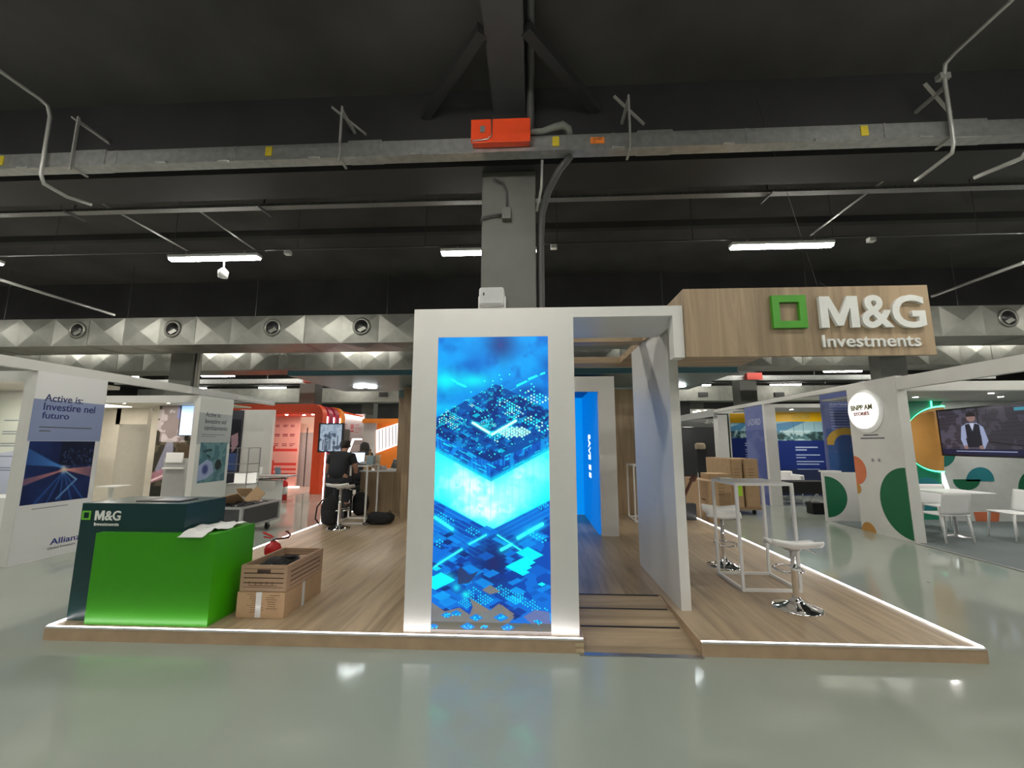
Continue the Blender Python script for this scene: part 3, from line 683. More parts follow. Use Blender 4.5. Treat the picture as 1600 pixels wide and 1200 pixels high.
for (gx, gy, nx_, ny_, st) in ((742, 930, 9, 5, 4.3), (785, 925, 10, 4, 4.3), (815, 935, 12, 4, 4.4), (690, 818, 6, 4, 4.5), (738, 838, 4, 3, 4.5), (850, 800, 3, 4, 4), (688, 858, 3, 3, 5), (830, 842, 6, 2, 5.5), (728, 945, 5, 4, 3.5), (756, 965, 3, 4, 3.6), (786, 965, 4, 4, 3.6), (712, 966, 5, 2, 3.8)):
    for i in range(nx_):
        for j in range(ny_):
            x = gx+(i-j)*st*.86; y = gy+(i+j)*st*.5-ny_*st*.25
            if x > 862 or x < 677 or rs.random() < .15: continue
            u, v = sxy(x, y); A.disc(u, v, st*.27, (50, 210, 255), .9)
# parts of the print that stay grey
GR = (128, 112, 116)
for poly in (((676, 947), (697, 960), (720, 954), (736, 964), (744, 945), (768, 957), (782, 947), (806, 966), (786, 985), (675, 990)), ((736, 940), (768, 957), (744, 962)), ((755, 928), (768, 920), (784, 930), (768, 934)), ((785, 948), (806, 962), (795, 968)), ((716, 900), (722, 894), (735, 906), (750, 900), (735, 918), (718, 920))):
    A.poly(P(*poly), GR if poly[0][1] > 925 else (40, 52, 105), .92)
A.poly(P((820, 965), (838, 955), (860, 958), (862, 980), (843, 984)), (110, 105, 165), .9); A.poly(P((805, 985), (822, 974), (845, 985), (862, 980), (862, 990), (800, 990)), (100, 88, 84), .9)
A.rect(0, 449, 180, 459, (96, 84, 80), .85)
for x, y, a in ((700, 965, 9), (715, 962, 9), (746, 968, 11), (785, 967, 12), (733, 981, 12), (760, 981, 6), (795, 981, 11), (680, 981, 7), (842, 972, 7)):
    iso(x, y, a, a, (0, 120, 225)); 
    for q in range(6): u, v = sxy(x+rs.uniform(-6, 6), y+rs.uniform(-2, 4)); A.disc(u, v, 1.1, (40, 200, 250))
SCR = art_mat('light_screen', 1.08, .3)
A.C[..., 1] = np.minimum(A.C[..., 1]*1.10, 1.05); A.C[..., 0] = np.where((A.C[..., 2]-A.C[..., 0] > .35) & ~chev, A.C[..., 0]*.5, A.C[..., 0])
A.build('light_screen', (SX0, TY0+.004, SZ0), 'front', SX1-SX0, SZ1-SZ0, SCR, t, off=0.0)

# -------------------------------------------------- partition
t = thing('partition_wall', 'free-standing white partition wall beside the ramp', 'partition', (1.385, 4.8, PZ))
MB().box(1.34, 1.43, 4.10, 5.58, PZ, 2.70).build('wall_panel', WHITE, t)
MB().box(1.34, 1.43, 4.32, 5.58, 2.70, 2.82).build('upper_panel', WHITE, t)
t = thing('overhead_sign', 'wood-effect overhead sign with a green square and large raised white letters', 'sign', (1.31, 3.53, 2.33))
SGX0, SGX1, SGZ0, SGZ1 = 1.31, 3.335, 2.33, 2.93
MB().box(SGX0, SGX1, 3.53, 3.57, SGZ0, SGZ1).build('sign_board', OAKV, t)
MB().box(SGX0, SGX0+.03, 3.57, 4.9, 2.80, SGZ1).build('sign_return', OAKV, t)
MB().box(SGX1-.04, SGX1, 3.57, 3.75, 2.80, SGZ1).build('sign_return', OAKV, t)
def ring(x0, x1, z0, z1, w, Y, d, name, m, parent):
    mb = MB(); mb.box(x0, x1, Y-d, Y, z1-w, z1).box(x0, x1, Y-d, Y, z0, z0+w).box(x0, x0+w, Y-d, Y, z0+w, z1-w).box(x1-w, x1, Y-d, Y, z0+w, z1-w)
    return mb.build(name, m, parent)
ring(2.035, 2.315, 2.565, 2.85, .060, 3.53, .03, 'logo_square', GREEN2, t)
WL = mat('white_acrylic_letters', (.80, .81, .78), .35)
def sgx(x, y): return at_Y(x, y, 3.53)
a = sgx(1280.5, 513.5); b = sgx(1340.5, 464); letter_m((a[0], 3.53, a[2]), 'front', sgx(1340.5, 513.5)[0]-a[0], b[2]-a[2], WL, t, .03)
a = sgx(1345, 514); b = sgx(1393.5, 462); text('letter', '&', (a[0], 3.53, a[2]), 'front', sgx(1394, 514)[0]-a[0], b[2]-a[2], WL, t, .03, .02)
a = sgx(1393, 514); b = sgx(1440, 462); text('letter', 'G', (a[0], 3.53, a[2]), 'front', sgx(1444.5, 514)[0]-a[0], b[2]-a[2], WL, t, .03, .02)
a = sgx(1285, 543); b = sgx(1285, 524); text('small_lettering', 'Investments', (a[0], 3.53, a[2]), 'front', sgx(1438.5, 543)[0]-a[0], b[2]-a[2], WL, t, .015, .012)
t = thing('roof_frame', 'wood-effect roof frame behind the overhead sign', 'roof frame', (2, 5, 2.82))
MB().box(1.345, 3.30, 3.58, 6.67, 2.825, 2.92).box(-1.0, 1.345, 4.98, 5.18, 2.825, 2.92).box(-1.0, 1.345, 6.33, 6.67, 2.825, 2.92).box(-1.0, .2, 5.18, 6.33, 2.825, 2.92).build('soffit', OAKB, t)
MB().tube([(2.5, 3.6, 2.92), (2.5, 4.3, 5.6)], .002, 6).build('hanging_wire', DPIPE, t); MB().tube([(2.62, 3.6, 2.92), (2.62, 3.75, 3.05)], .002, 6).build('hanging_wire', DPIPE, t)

# -------------------------------------------------- bar table and stools
def make_table(label):
    t = thing('bar_table', label, 'table')
    h = 1.09; a = .30; w = .028
    MB().box(-a, a, -a, a, h-.03, h, bev=.003).build('tabletop', WPL, t, world=False)
    for sx in (-1, 1):
        for sy in (-1, 1): MB().box(sx*(a-w) if sx > 0 else -a, sx*a if sx > 0 else -a+w, (a-w) if sy > 0 else -a, a if sy > 0 else -a+w, w, h-.03).build('leg', WMET, t, world=False)
    MB().box(-a, a, -a, -a+w, 0, w).box(-a, a, a-w, a, 0, w).box(-a, -a+w, -a+w, a-w, 0, w).box(a-w, a, -a+w, a-w, 0, w).build('base_frame', WMET, t, world=False)
    return t
tb = make_table('white metal bar table on the right side of the platform'); tb.location = (2.44, 4.93, PZ)
def make_stool(label, seat_h):
    t = thing('bar_stool', label, 'stool')
    MB().lathe([(0, 0), (.205, 0), (.21, .006), (.2, .014), (.14, .028), (.075, .05), (.045, .075), (.034, .10), (0, .10)], n=40).build('base', CHROME, t, world=False)
    MB().lathe([(.027, .09), (.027, seat_h*.55), (.030, seat_h*.55+.005), (.030, seat_h*.55+.03), (.022, seat_h*.55+.035), (.022, seat_h-.07), (0, seat_h-.07)]).build('column', CHROME, t, world=False)
    zf = min(.30, seat_h*.5)
    pts = [(.033, 0, zf)]; pts = [(.10*math.cos(a)*1.25, .16+.15*math.sin(a), zf) for a in [math.radians(d) for d in range(-60, 241, 20)]]
    MB().tube([(.0, .034, zf)]+pts+[(.0, .034, zf)], .011, 10).build('footrest', CHROME, t, world=False)
    MB().tube([(0, 0, seat_h-.075), (.13, .02, seat_h-.08), (.2, .03, seat_h-.11)], .006, 8).build('lever', CHROME, t, world=False)
    def f(u, v):
        x = (u-.5)*.40; y = (v-.5)*.40
        z = seat_h-.02+.012*math.cos((u-.5)*5)*-1
        if y < -.10: z += ((-.10-y)/.10)**1.6*.05; y = -.10+(y+.10)*.85
        if y > .12: z -= ((y-.12)/.08)**1.8*.045
        x *= 1-.10*max(0, (v-.6))
        return (x, y, z)
    MB().sheet(f, 14, 18, .022).build('seat', WPL, t, world=False)
    MB().lathe([(.0, seat_h-.085), (.06, seat_h-.085), (.1, seat_h-.045), (0, seat_h-.045)]).build('seat_mount', STEEL, t, world=False)
    return t
s1 = make_stool('white bar stool with chrome trumpet base in front of the right bar table', .60); s1.location = (2.43, 4.22, PZ); s1.rotation_euler.z = math.radians(-14)
s2 = make_stool('white bar stool with chrome base behind the right bar table', .68); s2.location = (2.37, 5.55, PZ); s2.rotation_euler.z = math.radians(166)
for o in (s1, s2): o['group'] = 'bar stools'
tb['group'] = 'bar tables'
tag(B(2.18, 2.33, 5.08, 5.2, PZ+1.09, PZ+1.105, bev=.004).build('folded_napkin', PAPER), 'small folded white paper on the right bar table', 'paper')
tb3 = copy_tree(tb); tb3.location = (2.27, 8.75, PZ); tb3['label'] = 'white bar table half hidden behind the white partition'
tb2 = copy_tree(tb); tb2.location = (-3.45, 8.25, PZ); tb2['label'] = 'white bar table with the open laptop, in front of the seated man'
s3 = make_stool('white bar stool the man in black sits on', .77); s3.location = (-3.47, 7.55, PZ); s3['group'] = 'bar stools'; s3.rotation_euler.z = math.radians(4)

# -------------------------------------------------- portal with blue light room
t = thing('light_room', 'white-framed doorway into a glowing blue room', 'booth', (.2, 7.16, PZ))
MB().box(1.125, 1.405, 7.16, 7.24, PZ, 2.75).box(-1.1, -.3, 7.16, 7.24, PZ, 2.75).box(-.3, 1.125, 7.16, 7.24, 2.49, 2.75).build('door_frame', WHITE2, t)
MB().box(1.30, 1.405, 7.24, 9.3, PZ, 2.75).box(-1.1, -1.0, 7.24, 9.3, PZ, 2.75).build('side_wall', WHITE2, t)
BLUE = mat('backlit_blue_fabric', (.02, .1, .3), .6, emit=S(0, 118, 215), es=.75)
BLUE2 = mat('backlit_bright_blue_fabric', (.02, .1, .3), .6, emit=S(0, 150, 245), es=.8)
bw = MB().box(1.09, 1.3, 7.245, 9.25, PZ+.01, 2.6).build('blue_wall', BLUE, t)
MB().box(-1.0, 1.09, 9.2, 9.25, PZ+.01, 2.6).build('blue_wall', BLUE2, t)
MB().box(-1.0, 1.3, 7.24, 9.3, 2.6, 2.7).build('ceiling_panel', mat('blue_ceiling', (.02, .18, .4), .6), t)
EM = emis('bright_letter', (.9, .97, 1), 1.3)
def vtext(s, yc, z0, z1, wid):
    """writing set upright on the blue wall, reading downwards"""
    cu = bpy.data.curves.new('x', 'FONT'); cu.body = s; cu.extrude = .01; cu.offset = .02; q = bpy.data.objects.new('x', cu); COL.objects.link(q)
    me = bpy.data.meshes.new_from_object(q.evaluated_get(bpy.context.evaluated_depsgraph_get())); bpy.data.objects.remove(q)
    k = len(me.vertices); a = np.empty(k*3, np.float32); me.vertices.foreach_get('co', a); a = a.reshape(-1, 3); mn = a.min(0); mx = a.max(0); n = (a-mn)/(mx-mn); out = np.empty_like(a)
    out[:, 0] = 1.088-n[:, 2]*.004; out[:, 1] = yc+wid/2-n[:, 1]*wid; out[:, 2] = z1-n[:, 0]*(z1-z0)
    out[:, 1] = yc-wid/2+(1-n[:, 1])*wid if False else yc+wid/2-n[:, 1]*wid
    me.vertices.foreach_set('co', out.ravel()); me.update(); return link('lettering', me, EM, bw)
c = at_X(921, 697, 1.088); a1 = at_X(921, 679, 1.088)[2]; a0 = at_X(921, 718, 1.088)[2]
vtext('SAVE', c[1], a0, a1, .30)
vtext('IT', c[1], at_X(922, 734, 1.088)[2], at_X(922, 728, 1.088)[2], .3)
c2 = at_X(922, 730, 1.088); c3 = at_X(922, 742, 1.088)
for zz in (c2[2], c3[2]): MB().box(1.084, 1.088, c[1]-.16, c[1]+.12, zz-.045, zz+.045).build('word_block', EM, bw)

# -------------------------------------------------- back wall, counter, canopy
t = thing('back_wall', 'oak-effect back wall of the stand', 'wall panel', (0, 9.3, PZ))
MB().box(-3.02, -1.1, 9.25, 9.4, PZ, 2.80).build('wall_board', OAKV, t)
MB().box(-2.75, -1.1, 8.75, 9.25, PZ, 2.80).build('wall_board', OAKV, t)
MB().box(1.405, 2.95, 9.3, 9.4, PZ, 2.80).build('wall_board', OAKV, t)
MB().box(-3.02, -2.75, 9.2, 9.25, 2.62, 2.80).build('teal_header', TEALG, t)
t = thing('bar_counter', 'low oak-effect counter with white top at the back of the stand', 'counter', (-3.4, 9.3, PZ))
MB().box(-3.82, -3.02, 9.25, 9.75, PZ, .98).build('counter_front', OAKV, t)
MB().box(-3.84, -3.02, 9.22, 9.78, .98, 1.01).build('countertop', WMET, t)
t = thing('canopy', 'teal-edged grey canopy over the back of the stand', 'canopy', (0, 7.5, 2.84))
MB().box(-4.55, 3.62, 7.42, 9.75, 2.852, 2.945).build('canopy_slab', TEAL, t)
MB().box(-4.53, 3.60, 7.44, 9.73, 2.842, 2.852).build('soffit', TEALG, t)
def ringlight(c, label):
    t = thing('ceiling_light', label, 'light', c, 'canopy lights')
    e = emis('ring_light', (.93, .98, 1), 9.0)
    for dx, dy in ((-.13, 0), (.13, .05), (0, -.10)):
        mb = MB(); R = .10
        mb.tube([(c[0]+dx+R*math.cos(a), c[1]+dy+R*math.sin(a), c[2]-.03) for a in [2*math.pi*i/20 for i in range(20)]], .018, 8, closed=True); r = mb.build('ring', e, t)
    MB().lathe([(0, -.01), (.1, -.01), (.1, 0), (0, 0)], c, 20).build('mount', WPL, t)
ringlight((-3.62, 8.75, 2.84), 'glowing triple-ring light under the left part of the canopy')
ringlight((3.0, 8.85, 2.84), 'glowing triple-ring light under the right part of the canopy')

# -------------------------------------------------- reception counter
t = thing('reception_counter', 'reception counter of a dark green block and a bright green block with white lettering', 'counter', (-3.4, 3.8, PZ))
dg = MB().box(-4.0, -3.04, 3.62, 4.10, PZ+.001, 1.075, bev=.002).build('dark_cabinet', DGREEN, t, label='dark green cabinet with logo')
MB().prism([(-3.765, 3.553), (-2.695, 3.553), (-2.695, 4.06), (-3.038, 4.06), (-3.038, 3.618), (-3.765, 3.618)], PZ+.001, .835).build('green_cabinet', GREEN, t, label='bright green front block')
a = at_Y(128, 812, 3.62); b = at_Y(143.5, 798, 3.62)
ring(a[0], b[0], a[2], b[2], .014, 3.62, .006, 'logo_square', mat('logo_green', S(110, 190, 60), .4), dg)
a = at_Y(148, 813, 3.62); b = at_Y(190, 798, 3.62); wm = (b[0]-a[0]); letter_m((a[0], 3.62, a[2]), 'front', wm*.36, b[2]-a[2], WL, dg, .004); text('lettering', '&G', (a[0]+wm*.39, 3.62, a[2]), 'front', wm*.61, b[2]-a[2], WL, dg, .004, .02)
a = at_Y(147, 821.5, 3.62); b = at_Y(186, 816.5, 3.62); text('lettering', 'Investments', (a[0], 3.62, a[2]), 'front', b[0]-a[0], b[2]-a[2], WL, dg, .003, .01)
a = at_z(208, 782, 1.09); t = thing('tablet', 'flat dark tablet lying on top of the dark green counter', 'tablet', (a[0], a[1], 1.075))
MB().box(a[0], a[0]+.42, 3.72, 3.93, 1.075, 1.084, bev=.003).build('case', BLACK, t); MB().box(a[0]+.12, a[0]+.40, 3.74, 3.91, 1.084, 1.086).build('cover', mat('grey_cover', (.3, .3, .31), .3), t)
# crumpled paper on the green ledge
def crumple(name, label, x0, x1, y0, y1, z, seed, droop=0.0):
    rs = np.random.RandomState(seed); G = rs.rand(9, 9)
    def f(u, v):
        i = int(u*7.99); j = int(v*7.99); h = G[i, j]*.018+.012*math.sin(u*9+seed)*math.sin(v*7)+.006
        y = y0+(y1-y0)*v; zz = z+abs(h)
        if droop and v < .22: zz = z+.006-(.22-v)*droop; y = min(y, y1)
        return (x0+(x1-x0)*u+.01*math.sin(v*9), y, zz+.003)
    return tag(MB().sheet(f, 14, 14, .002).build(name, PAPER), label, 'paper')
crumple('crumpled_paper', 'crumpled white paper hanging over the front edge of the green block', -3.0, -2.78, 3.51, 3.72, .835, 3, .12)
crumple('crumpled_paper', 'crumpled white sheet lying at the back of the green ledge', -3.02, -2.74, 3.70, 4.02, .837, 8)

# -------------------------------------------------- carton and folding crate
t = thing('cardboard_box', 'taped cardboard box on the platform beside the green counter', 'box', (-2.37, 4.05, PZ))
MB().box(-2.59, -2.16, 3.74, 4.38, PZ, .315, bev=.004).build('carton', CARD, t)
mb = MB(); rs = random.Random(5)
for k in range(9): z = .15+.018*k; x = -2.5+rs.uniform(0, .05); mb.box(x, x+rs.uniform(.06, .12), 3.7375, 3.7395, z, z+.003)
for k in range(7): z = .18+.018*k; x = -2.33+rs.uniform(0, .03); mb.box(x, x+rs.uniform(.06, .1), 3.7375, 3.7395, z, z+.003)
mb.build('printed_lines', KRAFT, t)
TAPE = mat('clear_tape', (.62, .62, .6), .15)
MB().box(-2.415, -2.365, 3.735, 3.7395, PZ+.01, .317).build('tape', TAPE, t); MB().box(-2.1605, -2.157, 4.02, 4.06, PZ, .315).build('tape', TAPE, t)
t = thing('folding_crate', 'brown plastic folding crate standing on the cardboard box', 'crate', (-2.37, 4.05, .317))
CR = mat('brown_crate_plastic', (.36, .235, .15), .5, noise=.04); CRD = mat('crate_slot', (.05, .03, .02), .8)
z0, z1 = .318, .535; x0, x1, y0, y1 = -2.58, -2.16, 3.75, 4.38
MB().box(x0+.01, x1-.01, y0+.01, y1-.01, z0, z0+.012).build('crate_base', CR, t)
def side(p, q, inn):
    """one crate wall p->q: frame with rails"""
    p, q, inn = Vector(p), Vector(q), Vector(inn); d = (q-p); mb = MB()
    def seg(a0, a1, b0, b1, th=.018, off=0):
        A_ = p+d*a0; B_ = p+d*a1
        mb.extr([A_+inn*off+Vector((0, 0, b0)), B_+inn*off+Vector((0, 0, b0)), B_+inn*off+Vector((0, 0, b1)), A_+inn*off+Vector((0, 0, b1))], inn*th)
    seg(0, .07, z0, z1); seg(.93, 1, z0, z1); seg(.07, .93, z1-.028, z1)
    hh = [z0, z0+.035, z0+.075, z0+.115, z0+.155]
    for k, h in enumerate(hh): seg(.07, .93, h, h+.031)
    o = mb.build('crate_side', CR, t)
    mb2 = MB(); A_ = p+d*.07+inn*.012; B_ = p+d*.93+inn*.012
    mb2.extr([A_+Vector((0, 0, z0)), B_+Vector((0, 0, z0)), B_+Vector((0, 0, z1-.03)), A_+Vector((0, 0, z1-.03))], inn*.003); mb2.build('slot_backing', CRD, o)
    return o
f1 = side((x0, y0, 0), (x1, y0, 0), (0, 1, 0)); side((x0, y1, 0), (x1, y1, 0), (0, -1, 0)); side((x0, y0+.018, 0), (x0, y1-.018, 0), (1, 0, 0)); side((x1, y0+.018, 0), (x1, y1-.018, 0), (-1, 0, 0))
MB().box(-2.43, -2.31, y0-.004, y0, z1-.06, z1-.035).build('hand_grip', CRD, f1)
mb = MB()
for a, b in ((-2.5, z0+.055), (-2.44, z0+.048), (-2.39, z0+.05), (-2.34, z0+.055), (-2.29, z0+.05)): mb.box(a, a+.004, y0-.003, y0, b, b+.03)
mb.box(-2.5, -2.25, y0-.003, y0, z0+.046, z0+.05); mb.build('latch_lines', KRAFT, f1)
tag(MB().blob((-2.39, 3.98, .455), .16, .17, .085, 4, .2).build('black_bag', BLACKF), 'crumpled black bag inside the folding crate', 'bag')
tag(MB().tube([(-2.4, 3.85, .51), (-2.34, 3.95, .55), (-2.28, 4.05, .53), (-2.3, 4.15, .50)], .018, 8).build('black_cable', BLACK), 'black cable coiled in the folding crate', 'cable')
tag(MB().obox((-2.26, 4.24, .45), .13, .02, .10, Matrix.Rotation(.2, 3, 'Z')).build('small_carton', mat('pinkish_paper', (.6, .42, .34), .7)), 'small pinkish card upright inside the folding crate', 'card')
tag(MB().obox((-2.37, 3.82, .47), .015, .12, .05, Matrix.Rotation(.5, 3, 'X')).build('plastic_strip', GALV), 'grey strip sticking up among the bag in the crate', 'strip')

# -------------------------------------------------- fire extinguishers
def extinguisher(label, loc, rz, h=.48):
    t = thing('fire_extinguisher', label, 'fire extinguisher', loc, 'fire extinguishers', rz=rz)
    MB().lathe([(0, 0), (.082, 0), (.085, .01), (.085, h*.72), (.07, h*.80), (.035, h*.85), (.03, h*.88), (0, h*.88)]).build('cylinder', RED, t, world=False)
    MB().lathe([(.086, h*.25), (.0868, h*.25), (.0868, h*.6), (.086, h*.6)]).build('label_band', PAPER, t, world=False)
    MB().lathe([(0, h*.88), (.022, h*.88), (.022, h*.96), (0, h*.96)]).build('valve', STEEL, t, world=False)
    MB().tube([(0, 0, h*.95), (-.03, 0, h*1.0), (-.12, 0, h*1.08)], .011, 8).tube([(0, 0, h*.93), (-.11, 0, h*.98)], .008, 8).build('handle', RED, t, world=False)
    MB().tube([(.02, 0, h*.92), (.1, 0, h*.94), (.16, 0, h*.96), (.18, 0, h*1.02), (.15, 0, h*1.09), (.13, 0, h*1.10)] if h < .5 else [(.02, 0, h*.92), (.1, 0, h*1.05), (.05, 0, h*1.2), (-.08, 0, h*1.15), (-.1, 0, h*.9), (-.1, 0, h*.3)], .011, 8).build('hose', mat('dark_red_rubber', (.10, .03, .025), .5), t, world=False)
    return t
p = at_Y(427, 850, 4.75); extinguisher('red fire extinguisher standing behind the crate on the platform', (p[0], 4.75, PZ), .1, .47)
p = at_z(443, 781, 0); extinguisher('red fire extinguisher standing on the aisle floor by the white desk', (p[0], p[1], 0), 0, .62)
# =================================================================== LEFT ROW OF BOOTHS
LX = -6.86
def wallY(name, x0, x1, ytop, ybot, Y, th, m, parent, z0=None, z1=None):
    """board facing the viewer at depth Y between photo columns x0..x1"""
    a = at_Y(x0, (ytop+ybot)/2, Y); b = at_Y(x1, (ytop+ybot)/2, Y)
    zt = at_Y((x0+x1)/2, ytop, Y)[2] if z1 is None else z1; zb = at_Y((x0+x1)/2, ybot, Y)[2] if z0 is None else z0
    return MB().box(a[0], b[0], Y, Y+th, max(zb, 0), zt).build(name, m, parent)
def artY(name, A, x0, x1, ytop, ybot, Y, m, parent, off=.004):
    a = at_Y(x0, (ytop+ybot)/2, Y); b = at_Y(x1, (ytop+ybot)/2, Y); c = (x0+x1)/2
    zt = at_Y(c, ytop, Y)[2]; zb = at_Y(c, ybot, Y)[2]
    return A.build(name, (a[0], Y, zb), 'front', b[0]-a[0], zt-zb, m, parent, off)
NAVY = mat('navy_letters', (.03, .045, .16), .5); GREYL = mat('grey_letters', (.12, .13, .15), .5); SPOT = emis('real_or_added_downlight', (1, .93, .82), 70)
SOFL = emis('lit_soffit', (1, .93, .82), 5)
t = thing('exhibition_booth', 'nearest white booth in the left row, with the night traffic poster', 'booth', (LX, 5.4, 0))
pw = MB().box(LX-.17, LX, 5.37, 6.33, 0, 2.60).build('poster_wall', WHITE2, t)
MB().box(-14, LX-.17, 5.37, 5.5, 2.46, 2.60).build('header', WHITE2, t)
MB().box(-14, LX-.17, 5.5, 6.7, 2.50, 2.56).build('soffit', CREAM, t)
bk = MB().box(-14, LX-.5, 6.7, 6.8, 0, 2.60).build('rear_wall', WHITE2, t)
MB().box(-14, LX-.2, 5.5, 6.7, 0, .02).build('booth_floor', GREYP, t)
A = Art(0, 0, 60, 100, 80, 120, (205, 210, 200)); n = A.noise(18, 2, 3); A.put(n > .55, (215, 222, 225), .6); A.poly([(0, 60), (60, 45), (60, 100), (0, 100)], (168, 176, 205), .7)
A.disc(38, 30, 12, (185, 205, 215), .7)
for yy in (22, 34, 47, 58, 72): lines(A, 10, yy, 55, 2, 2.4, (70, 85, 110), yy, .8)
A.build('wall_graphic', (-9.3, 6.7, .75), 'front', 1.6, 1.6, PRINT, bk)
MB().lathe([(0, -.004), (.035, -.004), (.035, .0), (0, 0)], (-7.25, 5.8, 2.5), 14).build('real_or_added_downlight', SPOT, t); lamp_or_fill_light(-7.25, 5.8, 2.49, t, 10); lamp_or_fill_light(-8.6, 5.9, 2.49, t, 14)  # the second area light is added fill, no fixture there
MB().box(-8.6, -7.5, 6.0, 6.4, 0, .8, bev=.01).build('white_bench', WPL, t)
# poster 1
ax = lambda x, y: at_X(x, y, LX)
A = Art(0, 0, 93, 259, 94, 260, (224, 224, 224)); A.rect(0, 39, 93, 96, (138, 150, 186)); A.rect(0, 96, 93, 98, (200, 200, 205), .3)
A.build('panel_print', (LX, 5.37, 0), 'east', .96, 2.60, PRINT, pw, .003)
A = Art(0, 0, 120, 110, 130, 120, (18, 34, 80)); n = A.noise(30, 6, 4)
A.put(np.clip(n-.35, 0, 1)*1.2, (40, 70, 130)); A.put((A.Y < 45) & (A.X > 55), (10, 18, 42), .8)
rs = random.Random(4)
for k in range(60): x = rs.uniform(60, 118); y = rs.uniform(12, 50); A.rect(x, y, x+rs.uniform(1, 3), y+rs.uniform(2, 5), (90, 120, 170), .5)
for k in range(9): A.line(0, 14+k*3.2, 66, 50-k*.4, 1.6, (70, 130, 205), .55, soft=1)
for k in range(6): A.line(66, 52, 120, 50+k*3.5, 1.2, (225, 150, 140), .7, soft=1); A.line(0, 66+k*2, 66, 53, 1.2, (200, 130, 130), .5, soft=1)
for k in range(5): A.line(66, 56, 110-k*22, 110, 1.5, (60, 120, 200), .6, soft=1)
A.line(70, 56, 92, 72, 1.6, (140, 190, 230), .9, soft=1); A.line(92, 72, 60, 105, 1.6, (120, 170, 220), .9, soft=1); A.disc(66, 52, 6, (240, 225, 200), .8, 8)
a, b = ax(38, 691), ax(135, 779)
A.build('traffic_photo', (LX, 5.40, .77), 'east', .86, .86, PRINT, pw, .005)
for s, xa, yb, xb, yt in (('Active is:', 69, 626.5, 129, 615), ('Investire nel', 67, 640.5, 148, 628.5), ('futuro', 64.5, 653.5, 107, 643)):
    p = ax(xa, yb); q = ax(xb, yb+2); zt = ax(xa, yt)[2]; text('lettering', s, (LX+.004, p[1], p[2]), 'east', q[1]-p[1], zt-p[2], NAVY, pw, .002, .01)
for y_, l in ((667, 143), (673, 78)):
    p = ax(61, y_); q = ax(l, y_+1); MB().box(LX+.003, LX+.005, p[1], q[1], p[2]-.008, p[2]+.008).build('text_line', GREYL, pw)
p = ax(77, 852); text('lettering', 'Allianz', (LX+.004, p[1], p[2]), 'east', .40, .085, mat('blue_letters', (.02, .035, .22), .5), pw, .002, .012)
text('small_lettering', 'Global Investors', (LX+.004, p[1]-.02, p[2]-.06), 'east', .36, .032, GREYL, pw, .002)
MB().box(LX+.003, LX+.005, 5.55, 6.0, .70, .708).build('text_line', GREYL, pw)
# long fascia over the left row
t = thing('booth_fascia', 'long white fascia running along the tops of the left booths', 'fascia', (LX, 3, 2.6))
MB().box(LX-.10, LX-.01, 2.0, 8.0, 2.60, 2.74).build('fascia_board', WHITE2, t); MB().box(LX-.10, LX-.01, 8.0, 10.75, 2.60, 2.735).build('fascia_board', GREYP, t)
p = at_X(371, 625, LX); q = at_X(411, 631, LX); text('lettering', 'Allianz Global Investors', (LX-.008, 9.35, 2.64), 'east', 1.3, .05, WHITE, t, .004)
# second booth
t = thing('exhibition_booth', 'second white booth in the left row, with the stormy sea poster and mountain wall', 'booth', (LX, 8.0, 0))
pw = MB().box(LX-.13, LX, 8.25, 9.2, 0, 2.59).build('poster_wall', WHITE2, t)
MB().box(-13, LX-.13, 8.25, 8.38, 2.44, 2.59).build('header', WHITE2, t)
MB().box(-13, LX-.13, 8.38, 10.0, 2.47, 2.5).build('soffit', CREAM, t)
MB().box(-10.6, -9.6, 8.2, 9.5, 2.46, 2.47).build('lit_soffit_panel', SOFL, t)
for x in (-9.9, -8.9, -7.9): MB().lathe([(0, -.006), (.04, -.006), (.04, 0), (0, 0)], (x, 8.6, 2.47), 14).build('real_or_added_downlight', SPOT, t); lamp_or_fill_light(x, 8.6, 2.46, t, 12)  # downlights and their area lights added to brighten the booth interior
wallY('cream_wall', 120, 180, 628, 800, 10.0, .1, CREAM, t, z0=0, z1=2.5); wallY('cream_wall', 230, 241, 628, 800, 10.0, .1, CREAM, t, z0=0, z1=2.5)
a = at_Y(180, 663, 10.0); b = at_Y(230, 663, 10.0); MB().box(a[0], b[0], 10, 10.1, a[2], 2.5).build('door_head', CREAM, t)
MB().box(a[0]-.2, b[0]+.2, 11.2, 11.3, 0, 2.5).build('inner_wall', GREYP, t); MB().box(a[0]-.1, a[0], 10.1, 11.2, 0, 2.5).build('inner_wall', CREAM, t)
wl = wallY('mountain_wall', 241, 312, 628, 800, 9.3, .1, WHITE2, t, z0=0, z1=2.5)
A = Art(0, 0, 72, 156, 110, 200, (52, 48, 40)); n = A.noise(12, 31, 4)
A.put(n > .5, (96, 88, 72), .8); A.poly([(4, 0), (30, 0), (52, 40), (40, 62), (20, 55), (6, 60)], (150, 135, 135), .85); A.put((A.Y < 60) & (n > .55), (205, 195, 200), .7); A.rect(30, 0, 72, 22, (120, 125, 195), .9)
A.poly([(18, 60), (28, 60), (32, 95), (10, 108), (4, 104)], (140, 140, 160), .9); A.poly([(0, 108), (72, 80), (72, 96), (0, 124)], (190, 130, 150), .8); A.line(0, 120, 72, 88, 1.3, (245, 215, 220)); A.rect(0, 128, 72, 156, (24, 26, 20), .8)
A.poly([(34, 60), (58, 66), (60, 82), (40, 90)], (70, 55, 40), .8)
artY('mountain_print', A, 241, 312, 632, 788, 9.3, PRINT, wl)
e = wallY('monitor', 280, 306, 633.5, 681, 9.2, .05, BLACK, t); 
s = wallY('monitor_screen', 282, 305, 634, 680, 9.19, .01, emis('pale_blue_screen', S(110, 175, 235), .95), e)
